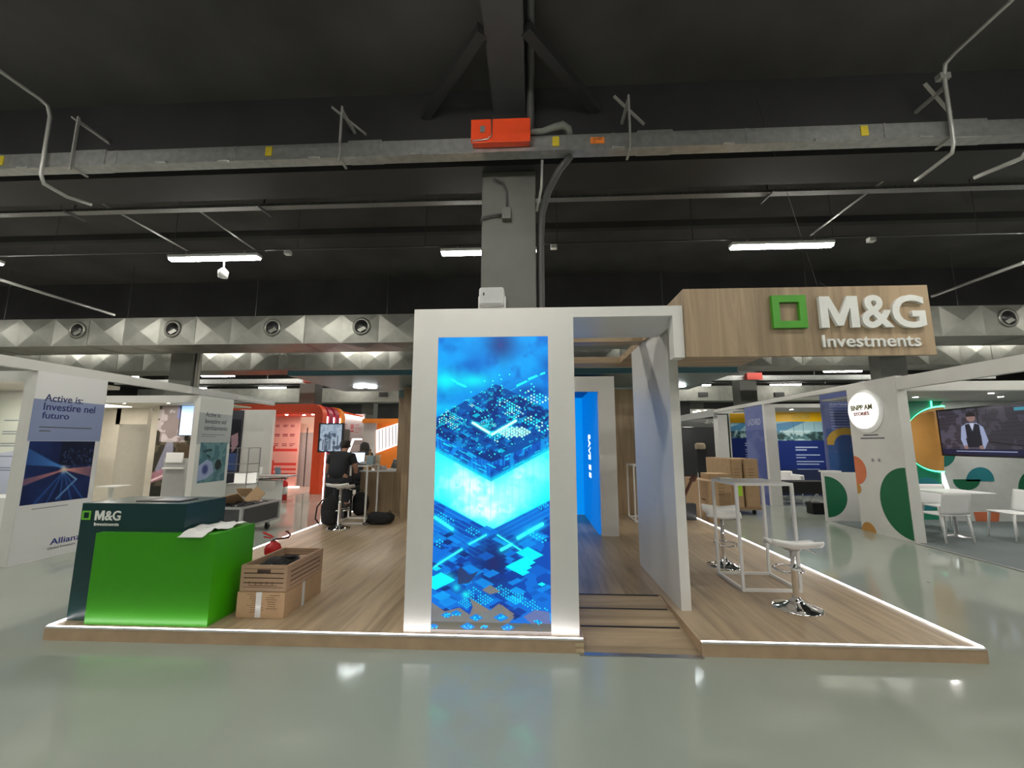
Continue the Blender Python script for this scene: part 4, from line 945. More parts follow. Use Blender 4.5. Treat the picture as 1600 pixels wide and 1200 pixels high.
# panel 2 prints
A = Art(0, 0, 120, 259, 90, 180, (200, 202, 198)); A.rect(0, 36, 120, 100, (165, 170, 170))
A.build('panel_print', (LX, 8.25, 0), 'east', .95, 2.59, PRINT, pw, .003)
A = Art(0, 0, 90, 80, 90, 80, (70, 110, 120)); n = A.noise(14, 9, 3); A.put(n > .5, (105, 140, 145), .8); A.poly([(0, 46), (26, 34), (44, 40), (52, 60), (30, 72), (0, 76)], (150, 160, 195), .9); A.disc(22, 54, 9, (45, 55, 110), .9, 6); A.disc(64, 46, 11, (34, 44, 44), .95, 2); A.poly([(10, 16), (34, 12), (42, 17), (12, 20)], (40, 66, 74)); A.line(24, 26, 34, 30, 1.5, (25, 40, 44))
A.build('sea_photo', (LX, 8.36, .79), 'east', .76, .83, PRINT, pw, .005)
for s_, z, wd in (('Active is:', 2.16, .42), ('Investire nel', 2.02, .60), ('cambiamento', 1.88, .66)):
    text('lettering', s_, (LX+.004, 8.42, z), 'east', wd, .10, GREYL, pw, .002, .008)
MB().box(LX+.003, LX+.005, 8.36, 9.0, 1.78, 1.79).build('text_line', GREYL, pw); MB().box(LX+.003, LX+.005, 8.36, 8.75, 1.74, 1.748).build('text_line', GREYL, pw)
t = thing('sanitiser_stand', 'grey dispenser stand in front of the mountain wall', 'dispenser', at_Y(270, 780, 8.9))
a = at_Y(257, 716, 8.9); b = at_Y(283, 790, 8.9); MB().box(a[0], b[0], 8.9, 8.96, 0, a[2], bev=.004).build('post', GREYP, t); MB().box(a[0]+.06, b[0]-.06, 8.86, 8.9, 1.18, 1.4, bev=.01).build('dispenser', WPL, t); MB().box(a[0]+.04, b[0]-.04, 8.82, 8.9, 1.05, 1.08).build('drip_tray', WPL, t)
a = at_Y(150, 760, 9.3); b = at_Y(180, 760, 9.3); tag(MB().box(a[0], b[0], 9.3, 9.7, a[2]-.02, a[2]).box(a[0]+.15, a[0]+.22, 9.45, 9.52, 0, a[2]-.02).build('side_table', WPL), 'small white side table in the doorway of the second left booth', 'table')
# third part: plain wall, showcase, desk
t = thing('exhibition_booth', 'plain white booth wall behind the glass showcase in the left row', 'booth', (-8.6, 12.3, 0))
a = at_Y(371, 700, 12.3); b = at_Y(423, 700, 12.3); MB().box(a[0], b[0], 12.3, 12.42, 0, 2.62).build('plain_wall', WHITE2, t)
a = at_Y(300, 700, 12.2); b = at_Y(373, 700, 12.2); w3 = MB().box(a[0], b[0], 12.25, 12.3, 0, 2.6).build('dark_poster_wall', mat('dark_poster', (.03, .03, .045), .5), t)
A = Art(0, 0, 20, 60, 24, 60, (24, 24, 36)); A.poly([(4, 20), (16, 16), (18, 30), (8, 40)], (190, 150, 160), .8); A.rect(0, 40, 20, 60, (70, 90, 140))
artY('poster_print', A, 356, 374, 655, 735, 12.25, PRINT, w3)
t = thing('glass_showcase', 'glass display case with steel frame behind the sea poster', 'showcase', at_Y(366, 755, 10.3))
a = at_Y(352, 700, 10.3); b = at_Y(384, 757, 10.3); x0, x1, zt, zb = a[0], b[0], a[2], b[2]
mb = MB()
for x in (x0, x1):
    for y in (10.3, 10.75): mb.bar((x, y, 0), (x, y, zt), .02)
for z in (zb, zb+.28, zb+.5, zt): mb.bar((x0, 10.3, z), (x1, 10.3, z), .014).bar((x0, 10.75, z), (x1, 10.75, z), .014).bar((x0, 10.3, z), (x0, 10.75, z), .014).bar((x1, 10.3, z), (x1, 10.75, z), .014)
mb.build('frame', STEEL, t); mb = MB()
for z in (zb+.28, zb+.5): mb.box(x0, x1, 10.3, 10.75, z, z+.008)
mb.build('glass_shelf', GLASS, t); MB().box(x0, x1, 10.3, 10.75, zb-.45, zb).build('plinth', WHITE2, t); MB().box(x0+.02, x1-.02, 10.7, 10.72, zb, zb+.27).build('lit_back', emis('showcase_light', (1, .97, .85), .6), t)
t = thing('reception_desk', 'white reception desk with steel rail in the left aisle', 'desk', at_Y(412, 790, 11.3))
a = at_Y(384, 751, 11.3); b = at_Y(431, 751, 11.3); MB().box(a[0], b[0], 11.3, 11.65, 0, a[2]).build('desk_body', WHITE2, t)
MB().box(a[0]-.05, b[0]+.35, 11.2, 11.75, a[2]+.10, a[2]+.14).build('upper_top', GREYP, t); MB().bar((a[0], 11.25, a[2]+.03), (b[0]+.3, 11.25, a[2]+.08), .03).build('rail', BLACK, t)
for i in range(4): MB().box(a[0]+.1+i*.25, a[0]+.13+i*.25, 11.4, 11.43, a[2], a[2]+.1).build('top_post', STEEL, t)
tag(MB().obox((b[0]-.15, 11.6, a[2]+.25), .16, .02, .2, Matrix.Rotation(.2, 3, 'X')).build('leaflet_holder', mat('grey_blue_print', (.2, .25, .33), .4)), 'small grey leaflet holder on the white aisle desk', 'holder')
tag(MB().obox((a[0]+.2, 11.6, a[2]+.25), .03, .12, .2).build('price_card', PAPER), 'small upright card at the left end of the white aisle desk', 'card')

# orange arch booth
t = thing('exhibition_booth', 'orange and crimson arched booth with screen at the far left', 'booth', (-7.2, 13.3, 0))
ORA = mat('orange_red_arch', (.80, .075, .015), .4); CRI = mat('crimson_arch', (.36, .012, .045), .4); ORY = mat('orange_arch', (.85, .24, .02), .4)
PINKW = mat('pink_lit_wall', (.78, .52, .45), .5)
xr = at_Y(501, 700, 13.3)[0]; zt = at_Y(490, 631, 13.3)[2]
def arch(Y, m, zt, r=.35, wd=.27, nm='arch'):
    mb = MB(); x1 = xr; x0 = xr-3.6
    out = [(x1, 0)]+[(x1-r+r*math.cos(a), zt-r+r*math.sin(a)) for a in np.linspace(0, math.pi/2, 8)]+[(x0, zt)]
    ri = .12
    inn = [(x0, zt-wd)]+[(x1-wd-ri+ri*math.cos(a), zt-wd-ri+ri*math.sin(a)) for a in np.linspace(math.pi/2, 0, 5)]+[(x1-wd, 0)]
    mb.extr([(x, Y, z) for x, z in out+inn], (0, .3, 0)); return mb.build(nm, m, t)
arch(13.3, ORA, zt); arch(13.75, CRI, zt-.02); arch(14.2, CRI, zt-.02); arch(14.65, ORY, zt)
WST = emis('white_line_light', (1, .88, .82), 9)
for Y in (13.66, 14.11, 14.56): MB().box(xr-.05, xr-.01, Y-.03, Y+.03, 0, zt-.4).build('line_light', WST, t)
MB().box(xr-3.6, xr-.27, 13.6, 15.4, zt-.3, zt-.27).build('orange_soffit', ORA, t)
for x, y in ((-.7, 14), (-1.2, 14.3), (-.5, 14.6), (-1.7, 14.1)): MB().lathe([(0, -.01), (.05, -.01), (.05, 0), (0, 0)], (xr+x, y, zt-.3), 12).build('real_or_added_downlight', SPOT, t); lamp_or_fill_light(xr+x, y, zt-.32, t, 14, col=(1, .8, .7))  # these downlights are added so the inside of the arches is lit
rw = wallY('logo_wall', 405, 464, 645, 780, 15.2, .1, PINKW, t, z0=0, z1=zt-.2)
A = Art(0, 0, 40, 130, 60, 190, (222, 168, 158))
for r_ in range(3):
    for c in range(3): lines(A, 3+c*12, 18+r_*15, 12+c*12, 2, 2.6, (150, 70, 80), r_*3+c, 1.4)
lines(A, 4, 4, 34, 1, 3, (140, 90, 90), 3, 1)
for yy in (56, 78, 86, 94): A.rect(0, yy, 40, yy+4, (205, 72, 66)); A.rect(0, yy-4, 5, yy+4, (205, 72, 66))
artY('logo_print', A, 424, 464, 646, 776, 15.2, PRINT, rw)
wallY('strip_light', 424, 466, 643, 647.5, 15.1, .05, WST, t)
wallY('pale_wall', 464, 492, 640, 676, 15.6, .1, mat('peach_wall', (.8, .62, .5), .5), t, z1=zt-.2); dd = wallY('grey_door', 462, 493, 676, 790, 15.55, .08, GREYP, t, z0=0)
MB().box(at_Y(477, 700, 15.5)[0], at_Y(478, 700, 15.5)[0], 15.53, 15.55, 0, 2.2).build('door_joint', BLACK, dd)
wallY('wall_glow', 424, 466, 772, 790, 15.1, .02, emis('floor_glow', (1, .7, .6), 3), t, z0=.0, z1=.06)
tv = thing('television', 'square-looking wall screen showing a pale cityscape above the seated man', 'television', at_Y(516, 684, 12.8))
a = at_Y(498.5, 661, 12.8); b = at_Y(535, 707, 12.8); MB().box(a[0], b[0], 12.8, 12.88, b[2], a[2], bev=.006).build('bezel', BLACK, tv)
MB().box((a[0]+b[0])/2-.1, (a[0]+b[0])/2+.1, 12.88, 13.3, (a[2]+b[2])/2-.1, (a[2]+b[2])/2+.1).build('wall_mount', BLACK, tv)
MB().box((a[0]+b[0])/2-.04, (a[0]+b[0])/2+.04, 12.9, 12.98, 0, b[2]+.1).build('stand_post', BLACK, tv)
A = Art(0, 0, 36, 42, 80, 92, (150, 170, 192)); n = A.noise(6, 12, 4); A.put(n > .5, (185, 200, 215), .8); A.put((n < .42) & (A.Y > 14), (70, 80, 95), .8)
for x, h in ((5, 14), (8, 22), (15, 26), (17, 18), (23, 15), (29, 20)): A.rect(x, 38-h, x+1.6, 40, (62, 72, 90), .8)
artY('screen_picture', A, 500, 533.5, 663, 705, 12.78, art_mat('tv_screen', .8), tv)

# farther orange booth
t = thing('exhibition_booth', 'far white and orange booth seen behind the laptop table', 'booth', at_Y(560, 740, 19))
w = wallY('text_wall', 528, 567, 647, 745, 19, .1, mat('pinkish_white_wall', (.75, .68, .66), .5), t, z0=0)
A = Art(0, 0, 36, 40, 60, 60, (205, 196, 196)); lines(A, 2, 8, 14, 6, 3.4, (185, 110, 115), 5, 1.2); A.rect(17, 8, 22, 16, (200, 100, 110), .8); A.rect(17, 18, 22, 20, (190, 60, 70)); lines(A, 24, 8, 34, 5, 3, (200, 130, 135), 2, 1.2); A.rect(16, 17, 34, 18, (200, 120, 120), .5)
artY('wall_text', A, 531, 566, 655, 695, 19, PRINT, w)
w.children
MB().extr([at_Y(529, 645, 18.9), at_Y(567, 652.5, 18.9), at_Y(567, 655.5, 18.9), at_Y(529, 649.5, 18.9)], (0, .04, 0)).build('strip_light', WST, t)
MB().extr([at_Y(529, 641, 18.9), at_Y(567, 650, 18.9), at_Y(567, 652, 18.9), at_Y(529, 645, 18.9)], (0, .04, 0)).build('orange_trim', ORA, t)
wallY('grey_door', 534, 544, 671, 745, 18.95, .04, mat('slatted_grey', (.13, .12, .11), .6), t, z0=0)
wallY('plain_wall', 566, 586, 657, 745, 18.5, .1, WHITE2, t, z0=0)
wallY('orange_header', 566, 625, 654, 661, 18.4, .1, ORY, t); wallY('orange_wall', 585, 626, 658, 745, 18.6, .1, ORY, t, z0=0)
MB().extr([at_Y(587.5, 672, 18.3), at_Y(625, 660, 18.3), at_Y(625, 694, 18.3), at_Y(587.5, 708, 18.3)], (0, .1, 0)).build('light_panel', emis('pale_light_panel', (1, .93, .92), 1.0), t)
mb = MB()
for k in range(6): x = 592+k*5.2; mb.extr([at_Y(x, 672-k*1.6, 18.28), at_Y(x+1, 672-k*1.6, 18.28), at_Y(x+1, 704-k*2, 18.28), at_Y(x, 704-k*2, 18.28)], (0, .01, 0))
mb.build('panel_slats', mat('pale_mauve', (.55, .48, .52), .5), t)
# aisle floor mat lit pink
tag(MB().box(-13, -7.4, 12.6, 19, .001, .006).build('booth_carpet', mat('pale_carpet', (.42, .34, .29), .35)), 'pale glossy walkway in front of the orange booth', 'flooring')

# -------------------------------------------------- flight-case cart
t = thing('cargo_cart', 'grey flight-case cart on castors in the left aisle', 'cart', (-5.25, 7.6, 0))
ax0, ax1, ay0, ay1, az0, az1 = -5.62, -4.97, 7.1, 8.15, .17, .50
GPAN = mat('grey_case_panel', (.075, .075, .08), .45)
MB().box(ax0, ax1, ay0, ay1, az0, az0+.02).box(ax0, ax0+.012, ay0, ay1, az0, az1).box(ax1-.012, ax1, ay0, ay1, az0, az1).box(ax0, ax1, ay0, ay0+.012, az0, az1).box(ax0, ax1, ay1-.012, ay1, az0, az1).build('case_body', GPAN, t)
mb = MB()
for x in (ax0, ax1):
    for y in (ay0, ay1): mb.bar((x, y, az0), (x, y, az1), .045)
for z in (az0, az1):
    for y in (ay0, ay1): mb.bar((ax0, y, z), (ax1, y, z), .035)
    for x in (ax0, ax1): mb.bar((x, ay0, z), (x, ay1, z), .035)
mb.build('aluminium_edges', mat('aluminium', (.6, .6, .6), .4, metal=.6), t)
for x in (ax0+.1, ax1-.08):
    for y in (ay0+.12, ay1-.18):
        c = MB().tube([(x-.02, y, .055), (x+.02, y, .055)], .055, 16).build('castor', BLACK, t); MB().box(x-.03, x+.03, y-.03, y+.03, .08, az0).build('fork', STEEL, c)
tag(MB().obox((-5.42, 7.45, .60), .34, .015, .26, Matrix.Rotation(.9, 3, 'X') @ Matrix.Rotation(.3, 3, 'Z')).build('cardboard_sheet', CARD), 'tan cardboard piece leaning at the near end of the cart', 'cardboard')
tag(MB().obox((-5.2, 7.75, .62), .26, .015, .30, Matrix.Rotation(-.5, 3, 'X') @ Matrix.Rotation(.5, 3, 'Y')).build('cardboard_sheet', CARD), 'tan cardboard flap standing at the far end of the cart', 'cardboard')
tag(MB().obox((-5.45, 7.85, .68), .30, .015, .18, Matrix.Rotation(.5, 3, 'X')).build('cardboard_sheet', CARD), 'pale cardboard sheet lying highest at the back of the cart', 'cardboard')
tag(MB().blob((-5.3, 7.6, .45), .25, .45, .09, 9, .25).build('cable_heap', BLACK), 'heap of black cables filling the cart', 'cables')
mb = MB(); rs = random.Random(2)
for k in range(5):
    x = -5.5+.1*k; mb.tube([(x+.06*math.sin(i*1.1+k), 7.2+i*.1, .53+.03*math.sin(i*1.7+k)) for i in range(9)], .011, 6)
mb.tube([(-5.6, 7.2, .55), (-5.7, 7.1, .62), (-5.66, 7.0, .66)], .012, 6); tag(mb.build('loose_cables', BLACK), 'loose black cables trailing over the cart', 'cables')

# =================================================================== THINGS AND PEOPLE AT THE BACK OF THE STAND
def skin_mesh(name, nodes, edges, m, parent, root, sub=2, label=None):
    me = bpy.data.meshes.new(name); ids = list(nodes); me.from_pydata([nodes[i][:3] for i in ids], [(ids.index(a), ids.index(b)) for a, b in edges], [])
    o = bpy.data.objects.new(name, me); COL.objects.link(o); sk = o.modifiers.new('s', 'SKIN'); sk.use_smooth_shade = True
    L = me.skin_vertices[0].data if len(me.skin_vertices) else None
    if L is None: return o
    for i, k in enumerate(ids):
        r = nodes[k][3]; r = r if isinstance(r, tuple) else (r, r); L[i].radius = r; L[i].use_root = (k == root)
    su = o.modifiers.new('d', 'SUBSURF'); su.levels = sub; su.render_levels = sub
    me2 = bpy.data.meshes.new_from_object(o.evaluated_get(bpy.context.evaluated_depsgraph_get())); bpy.data.objects.remove(o)
    return link(name, me2, m, parent, True, label)
def skin_mesh_ops(name, nodes, edges, m, parent, root, sub=2):
    ids = list(nodes); bm = bmesh.new(); lay = bm.verts.layers.skin.verify(); vs = {}
    for k in ids:
        v = bm.verts.new(nodes[k][:3]); r = nodes[k][3]; v[lay].radius = r if isinstance(r, tuple) else (r, r); v[lay].use_root = (k == root); vs[k] = v
    for a, b in edges: bm.edges.new((vs[a], vs[b]))
    me = bpy.data.meshes.new(name); bm.to_mesh(me); bm.free()
    o = bpy.data.objects.new(name, me); COL.objects.link(o); sk = o.modifiers.new('s', 'SKIN'); sk.use_smooth_shade = True
    su = o.modifiers.new('d', 'SUBSURF'); su.levels = sub; su.render_levels = sub
    me2 = bpy.data.meshes.new_from_object(o.evaluated_get(bpy.context.evaluated_depsgraph_get())); bpy.data.objects.remove(o)
    return link(name, me2, m, parent, True)
def chain(s): L = s.split(); return list(zip(L, L[1:]))
def person(label, px, py, seat, hz, shirt, trousers, long_hair=False, turn=1, legs=True):
    """seated figure, facing +Y (turn=1) or -Y (turn=-1)"""
    t = thing('person', label, 'person', (px, py, seat))
    def N(x, y, z): return (px+x, py+y*turn, z)
    n = {}; k = hz-1.57
    n['pel'] = (*N(0, .04, seat+.12), (.11, .09)); n['waist'] = (*N(0, .08, seat+.26), (.125, .095)); n['chest'] = (*N(0, .17, 1.26+k), (.15, .105)); n['up'] = (*N(0, .24, 1.38+k), (.10, .08))
    n['neck'] = (*N(0, .29, 1.46+k), (.055, .055)); n['jaw'] = (*N(0, .35, 1.52+k), (.065, .075)); n['head'] = (*N(0, .36, 1.58+k), (.078, .095)); n['top'] = (*N(0, .34, 1.635+k), (.055, .065))
    e = chain('pel waist chest up neck jaw head top')
    for s, c in ((-1, 'l'), (1, 'r')):
        n[c+'sh'] = (*N(.19*s, .23, 1.37+k), .062); n[c+'ua'] = (*N(.255*s, .22, 1.22+k), .05); n[c+'el'] = (*N(.27*s, .27, 1.07+k), .042); n[c+'fa'] = (*N(.20*s, .42, 1.17), .034); n[c+'wr'] = (*N(.13*s, .52, 1.225), .024); n[c+'pa'] = (*N(.11*s, .575, 1.232), (.036, .016))
        e += chain('up %ssh %sua %sel %sfa %swr %spa' % ((c,)*6))
        if legs:
            n[c+'hip'] = (*N(.10*s, .08, seat+.07), .095); n[c+'kn'] = (*N(.13*s, .40, seat+.04), .062); n[c+'cf'] = (*N(.12*s, .36, seat-.16), .055); n[c+'an'] = (*N(.10*s, .26, seat-.38), .036); n[c+'ft'] = (*N(.10*s, .36, seat-.43), .035)
            e += chain('pel %ship %skn %scf %san %sft' % ((c,)*5))
    body = skin_mesh_ops('body', n, e, SKIN, t, 'pel')
    for s in (-1, 1):     # fingers rooted in each palm
        for f_, (dx, dy, L) in enumerate(((-.030, .02, .060), (-.012, .028, .072), (.006, .028, .076), (.022, .022, .068))):
            b = N(.11*s+dx, .575+dy*.5, 1.236); q = {'a': (*b, .0085), 'b': (*N(.11*s+dx*1.2, .60+L*.5, 1.245), .008), 'c': (*N(.11*s+dx*1.3, .60+L, 1.222), .007)}
            skin_mesh_ops('finger', q, chain('a b c'), SKIN, body, 'a', 1)
        q = {'a': (*N(.11*s-.02*s, .55, 1.235), .010), 'b': (*N(.11*s-.06*s, .58, 1.24), .0095), 'c': (*N(.11*s-.07*s, .615, 1.225), .0085)}
        skin_mesh_ops('thumb', q, chain('a b c'), SKIN, body, 'a', 1)
    g = {k2: (*v[:3], tuple(r+.012 for r in (v[3] if isinstance(v[3], tuple) else (v[3], v[3])))) for k2, v in n.items()}
    sh = {k2: g[k2] for k2 in ('pel', 'waist', 'chest', 'up', 'lsh', 'lua', 'rsh', 'rua')}
    sh['nk'] = (*N(0, .28, 1.462+k), .074); sh['lsh'] = (*N(-.19, .23, 1.375+k), .08); sh['rsh'] = (*N(.19, .23, 1.375+k), .08); sh['pel'] = (*N(0, .03, seat+.07), (.175, .145)); sh['waist'] = (*N(0, .06, seat+.24), (.178, .145)); sh['chest'] = (*N(0, .16, 1.26+k), (.195, .145)); sh['up'] = (*N(0, .24, 1.39+k), (.145, .11))
    skin_mesh_ops('shirt', sh, chain('pel waist chest up nk')+chain('up lsh lua')+chain('up rsh rua'), shirt, t, 'pel')
    if legs:
        tr = {k2: g[k2] for k2 in ('pel', 'lhip', 'lkn', 'lcf', 'lan', 'rhip', 'rkn', 'rcf', 'ran')}
        tr['pel'] = (*N(0, .05, seat+.09), (.10, .08))
        skin_mesh_ops('trousers', tr, chain('pel lhip lkn lcf lan')+chain('pel rhip rkn rcf ran'), trousers, t, 'pel')
        for c in 'lr':
            p = Vector(n[c+'ft'][:3]); MB().blob((p.x, p.y-.02*turn, p.z), .045, .12, .04, 3, .03, 2).build('shoe', BLACK, t)
    # hair cap, ears, nose, eyes
    hd = Vector(n['head'][:3]); mb = MB(); mb.blob((hd.x, hd.y-.018*turn, hd.z+.022), .083, .095, .082, 3, .02, 3)
    if long_hair: mb.blob((hd.x, hd.y-.05*turn, hd.z-.05), .115, .09, .16, 5, .08, 3)
    mb.build('hair', HAIR, t)
    MB().blob((hd.x, hd.y+.105*turn, hd.z-.02), .012, .018, .02, 1, 0, 2).build('nose', SKIN, t)
    for s in (-1, 1):
        MB().blob((hd.x+.083*s, hd.y, hd.z-.015), .012, .022, .032, 1, 0, 2).build('ear', SKIN, t)
        MB().blob((hd.x+.03*s, hd.y+.092*turn, hd.z+.005), .012, .006, .008, 1, 0, 2).build('eye', WPL, t)
    MB().blob((hd.x, hd.y+.095*turn, hd.z-.055), .025, .006, .007, 1, 0, 2).build('mouth', mat('lips', (.30, .10, .08), .5), t)
    return t
person('man in a black T-shirt seated on a bar stool, back to us, at a laptop', -3.57, 7.52, .885, 1.555, SHIRT, JEANS)
pp = at_Y(561, 697, 9.95); pw_ = person('person with long dark hair sitting behind the bar counter', pp[0], 9.98, .62, pp[2]-.02, SHIRT, JEANS, True, 1)
tag(MB().box(pp[0]-.2, pp[0]+.2, 9.85, 10.2, .52, .60, bev=.02).box(pp[0]-.03, pp[0]+.03, 10.0, 10.06, .0, .52).box(pp[0]-.2, pp[0]+.2, 9.85, 10.2, 0, .02).build('office_stool', BLACKF), 'dark seat under the person behind the bar counter', 'stool')
def laptop(label, x, y, z, turn, scr, ang=.28, rz=0):
    t = thing('laptop', label, 'laptop', (x, y, z), rz=rz)
    MB().box(-.17, .17, -.12, .12, 0, .016, bev=.004).build('keyboard_base', STEEL if scr is None else BLACK, t, world=False)
    R = Matrix.Rotation(-ang*turn, 3, 'X'); c = Vector((0, .12*turn, .016)); mb = MB(); mb.obox(c+R @ Vector((0, 0, .115)), .34, .008, .23, R, .002); l = mb.build('lid', BLACK if scr is not None else STEEL, t, world=False)
    mb = MB(); mb.obox(c+R @ Vector((0, -.006*turn, .117)), .315, .003, .20, R); s = mb.build('screen', scr or mat('dark_screen', (.05, .06, .06), .2), l, world=False)
    return t
p = at_Y(558, 722, 8.28); laptop('open laptop with a white page on screen, in front of the seated man', p[0], 8.12, PZ+1.09, 1, emis('laptop_screen', (.72, .80, 1), 1.0), .15)
p = at_Y(606, 737, 9.5); lp = laptop('open grey laptop seen from the side on the white countertop', p[0], 9.5, 1.01, 1, None, .35, rz=math.radians(-50))
p = at_Y(548, 805, 8.6)
x0 = at_Y(503, 760, 8.55)[0]; zt = at_Y(503, 723, 8.55)[2]+.16
t = thing('display_cabinet', 'tall black cabinet standing at the left edge of the platform behind the man', 'cabinet', (x0, 8.5, PZ))
MB().box(x0+.08, x0+.5, 8.55, 8.9, PZ, zt, bev=.004).build('cabinet_body', BLACK, t); MB().box(x0+.055, x0+.08, 8.54, 8.91, PZ, zt+.01).box(x0+.055, x0+.5, 8.54, 8.91, zt, zt+.012).build('pale_trim', STEEL, t)
# bags
def backpack(label, c, sx, sy, sz, seed):
    t = thing('backpack', label, 'bag', c, 'bags on the platform')
    x, y, z = c
    MB().blob((x, y, z+sz), sx, sy, sz, seed, .05).build('pack', BLACKF, t)
    MB().blob((x, y-sy*.85, z+sz*.65), sx*.7, sy*.4, sz*.5, seed+1, .05).build('front_pocket', BLACKF, t)
    MB().tube([(x-.05, y, z+2*sz-.03), (x-.03, y, z+2*sz+.04), (x+.03, y, z+2*sz+.04), (x+.05, y, z+2*sz-.03)], .010, 8).build('top_handle', BLACK, t)
    MB().tube([(x-sx*.9, y-.02, z+1.8*sz), (x-sx*1.45, y-.04, z+1.3*sz), (x-sx*1.55, y-.05, z+.5*sz), (x-sx*1.1, y-.03, z+.1*sz)], .014, 8).build('shoulder_strap', BLACKF, t)
    return t
p = at_z(512, 822, PZ); backpack('large black backpack at the left of the man\'s stool', (p[0]+.02, p[1]+.05, PZ), .17, .13, .26, 2)
p = at_z(559, 806, PZ); backpack('black backpack standing against the bar counter behind the table', (p[0], p[1]+.1, PZ), .17, .11, .24, 5)
p = at_z(589, 821, PZ); t = thing('duffel_bag', 'black duffel bag lying on the platform right of the laptop table', 'bag', (p[0], p[1]+.12, PZ), 'bags on the platform')
MB().blob((p[0], p[1]+.13, PZ+.11), .26, .13, .11, 7, .1).build('bag_body', BLACKF, t); MB().tube([(p[0]-.2, p[1]+.02, PZ+.06), (p[0]-.26, p[1]-.02, PZ+.03), (p[0]-.2, p[1]-.04, PZ+.015)], .012, 8).tube([(p[0]+.15, p[1]+.1, PZ+.2), (p[0]+.2, p[1]+.1, PZ+.26), (p[0]+.24, p[1]+.1, PZ+.18)], .01, 8).build('strap', BLACK, t)
# lamp and small things
t = thing('desk_lamp', 'bent white light-bar lamp beside the laptop', 'lamp', at_Y(543, 712, 9.4))
MB().bar(at_Y(543.5, 709, 9.4), at_Y(552, 686.5, 9.4), .03).bar(at_Y(551, 686.3, 9.4), at_Y(565, 686.3, 9.4), .03).build('light_bar', emis('lamp_bar', (1, .98, .94), 9), t)
a = at_Y(543.5, 710, 9.4); MB().bar((a[0], 9.43, PZ), (a[0], 9.43, a[2]+.02), .02).build('stem', BLACK, t)
def bottle(label, x, y, z, h, r, m):
    t = thing('bottle', label, 'bottle', (x, y, z)); MB().lathe([(0, 0), (r, 0), (r, h*.62), (r*.4, h*.78), (r*.4, h*.95), (0, h*.95)], n=18).build('glass', m, t, world=False); MB().lathe([(0, h*.94), (r*.46, h*.94), (r*.46, h), (0, h)], n=14).build('cap', BLACK, t, world=False)
AMB = mat('amber_glass', (.42, .22, .06), .15)
p = at_Y(577, 735, 9.35); bottle('tall amber bottle on the countertop', p[0], 9.35, 1.01, .46, .05, AMB)
tag(MB().box(p[0]-.16, p[0]-.07, 9.4, 9.5, 1.01, 1.33, bev=.005).build('wooden_box', mat('light_wood', (.55, .36, .18), .5)), 'tan upright box left of the amber bottle', 'box')
tag(MB().lathe([(0, 0), (.06, 0), (.06, .34), (.055, .34), (.055, .01), (0, .01)], (p[0]+.16, 9.4, 1.01), 20).build('glass_vase', mat('brownish_glass', (.5, .4, .28), .1)), 'clear brownish glass vase right of the amber bottle', 'vase')
p = at_Y(580, 722, 8.25); tag(MB().box(p[0]-.08, p[0]+.06, 8.2, 8.32, PZ+1.09, PZ+1.09+.17, bev=.01).build('paper_bag', mat('grey_blue_paper', (.25, .33, .36), .6)), 'pale grey-blue paper bag on the right side of the laptop table', 'bag')
tag(MB().blob((p[0]-.13, 8.18, PZ+1.09+.03), .05, .05, .03, 3, .2).build('tissue', PAPER), 'crumpled white tissue beside the laptop', 'tissue')
tag(MB().box(p[0]-.22, p[0]-.03, 7.98, 8.12, PZ+1.09, PZ+1.105, bev=.004).build('notebook', BLACK), 'closed black notebook at the front corner of the laptop table', 'notebook')
p = at_Y(597, 737, 9.5); tag(MB().blob((p[0], 9.45, 1.06), .09, .08, .05, 6, .3).build('plastic_wrap', mat('pinkish_wrap', (.45, .38, .36), .4)), 'crumpled pinkish wrapping on the white countertop', 'wrapping')
# =================================================================== RIGHT ROW OF BOOTHS
RX = 6.2
DG = mat('forest_green_print', (.005, .13, .055), .45); OCH = mat('ochre_print', (.50, .25, .06), .5); TER = mat('terracotta_print', (.62, .17, .07), .5); TEA = mat('teal_print', (.02, .20, .24), .45)
t = thing('exhibition_booth', 'white booth with a round backlit sign and coloured half discs', 'booth', (RX, 7.4, 0))
pw = MB().box(RX, RX+.17, 7.36, 8.48, 0, 2.66).build('end_wall', WHITE2, t)
O = (RX, 8.48, 0)   # as read: right is -Y
flat('green_half_disc', circ(1.10, .62, .585, 90, 270, 40), 'west', O, DG, pw)
flat('terracotta_half_disc', circ(.0, 1.10, .27, -90, 90, 30), 'west', O, TER, pw)
flat('ochre_half_disc', circ(.17, .0, .165, 0, 180, 24), 'west', O, OCH, pw)
flat('ochre_quarter_disc', circ(.0, .76, .10, -90, 90, 20), 'west', (RX-.001, 8.48, 0), OCH, pw)
MB().extr([(RX-.05, 8.48-.39-x, 2.215+z) for x, z in circ(0, 0, .335, n=48)], (.05, 0, 0)).build('round_light_sign', emis('round_sign_light', (1, .96, .90), 1.05), pw)
MB().extr([(RX-.012, 8.48-.43-x, 2.20+z) for x, z in circ(0, 0, .40, n=48)], (.012, 0, 0)).build('sign_rim', WPL, pw)
text('lettering', 'BNPP AM', (RX-.05, 8.48-.14, 2.225), 'west', .50, .10, mat('olive_letter', (.16, .16, .05), .5), pw, .006, .02)
text('lettering', 'STORIES', (RX-.05, 8.48-.20, 2.125), 'west', .36, .065, mat('dark_red_letter', (.25, .02, .015), .5), pw, .006, .02)
for y_, a_, b_ in ((680, 1349, 1372), (685, 1345, 1382)):
    p = at_X(a_, y_, RX); q = at_X(b_, y_, RX); MB().box(RX-.003, RX, q[1], p[1], p[2]-.012, p[2]+.012).build('text_line', GREYL, pw)
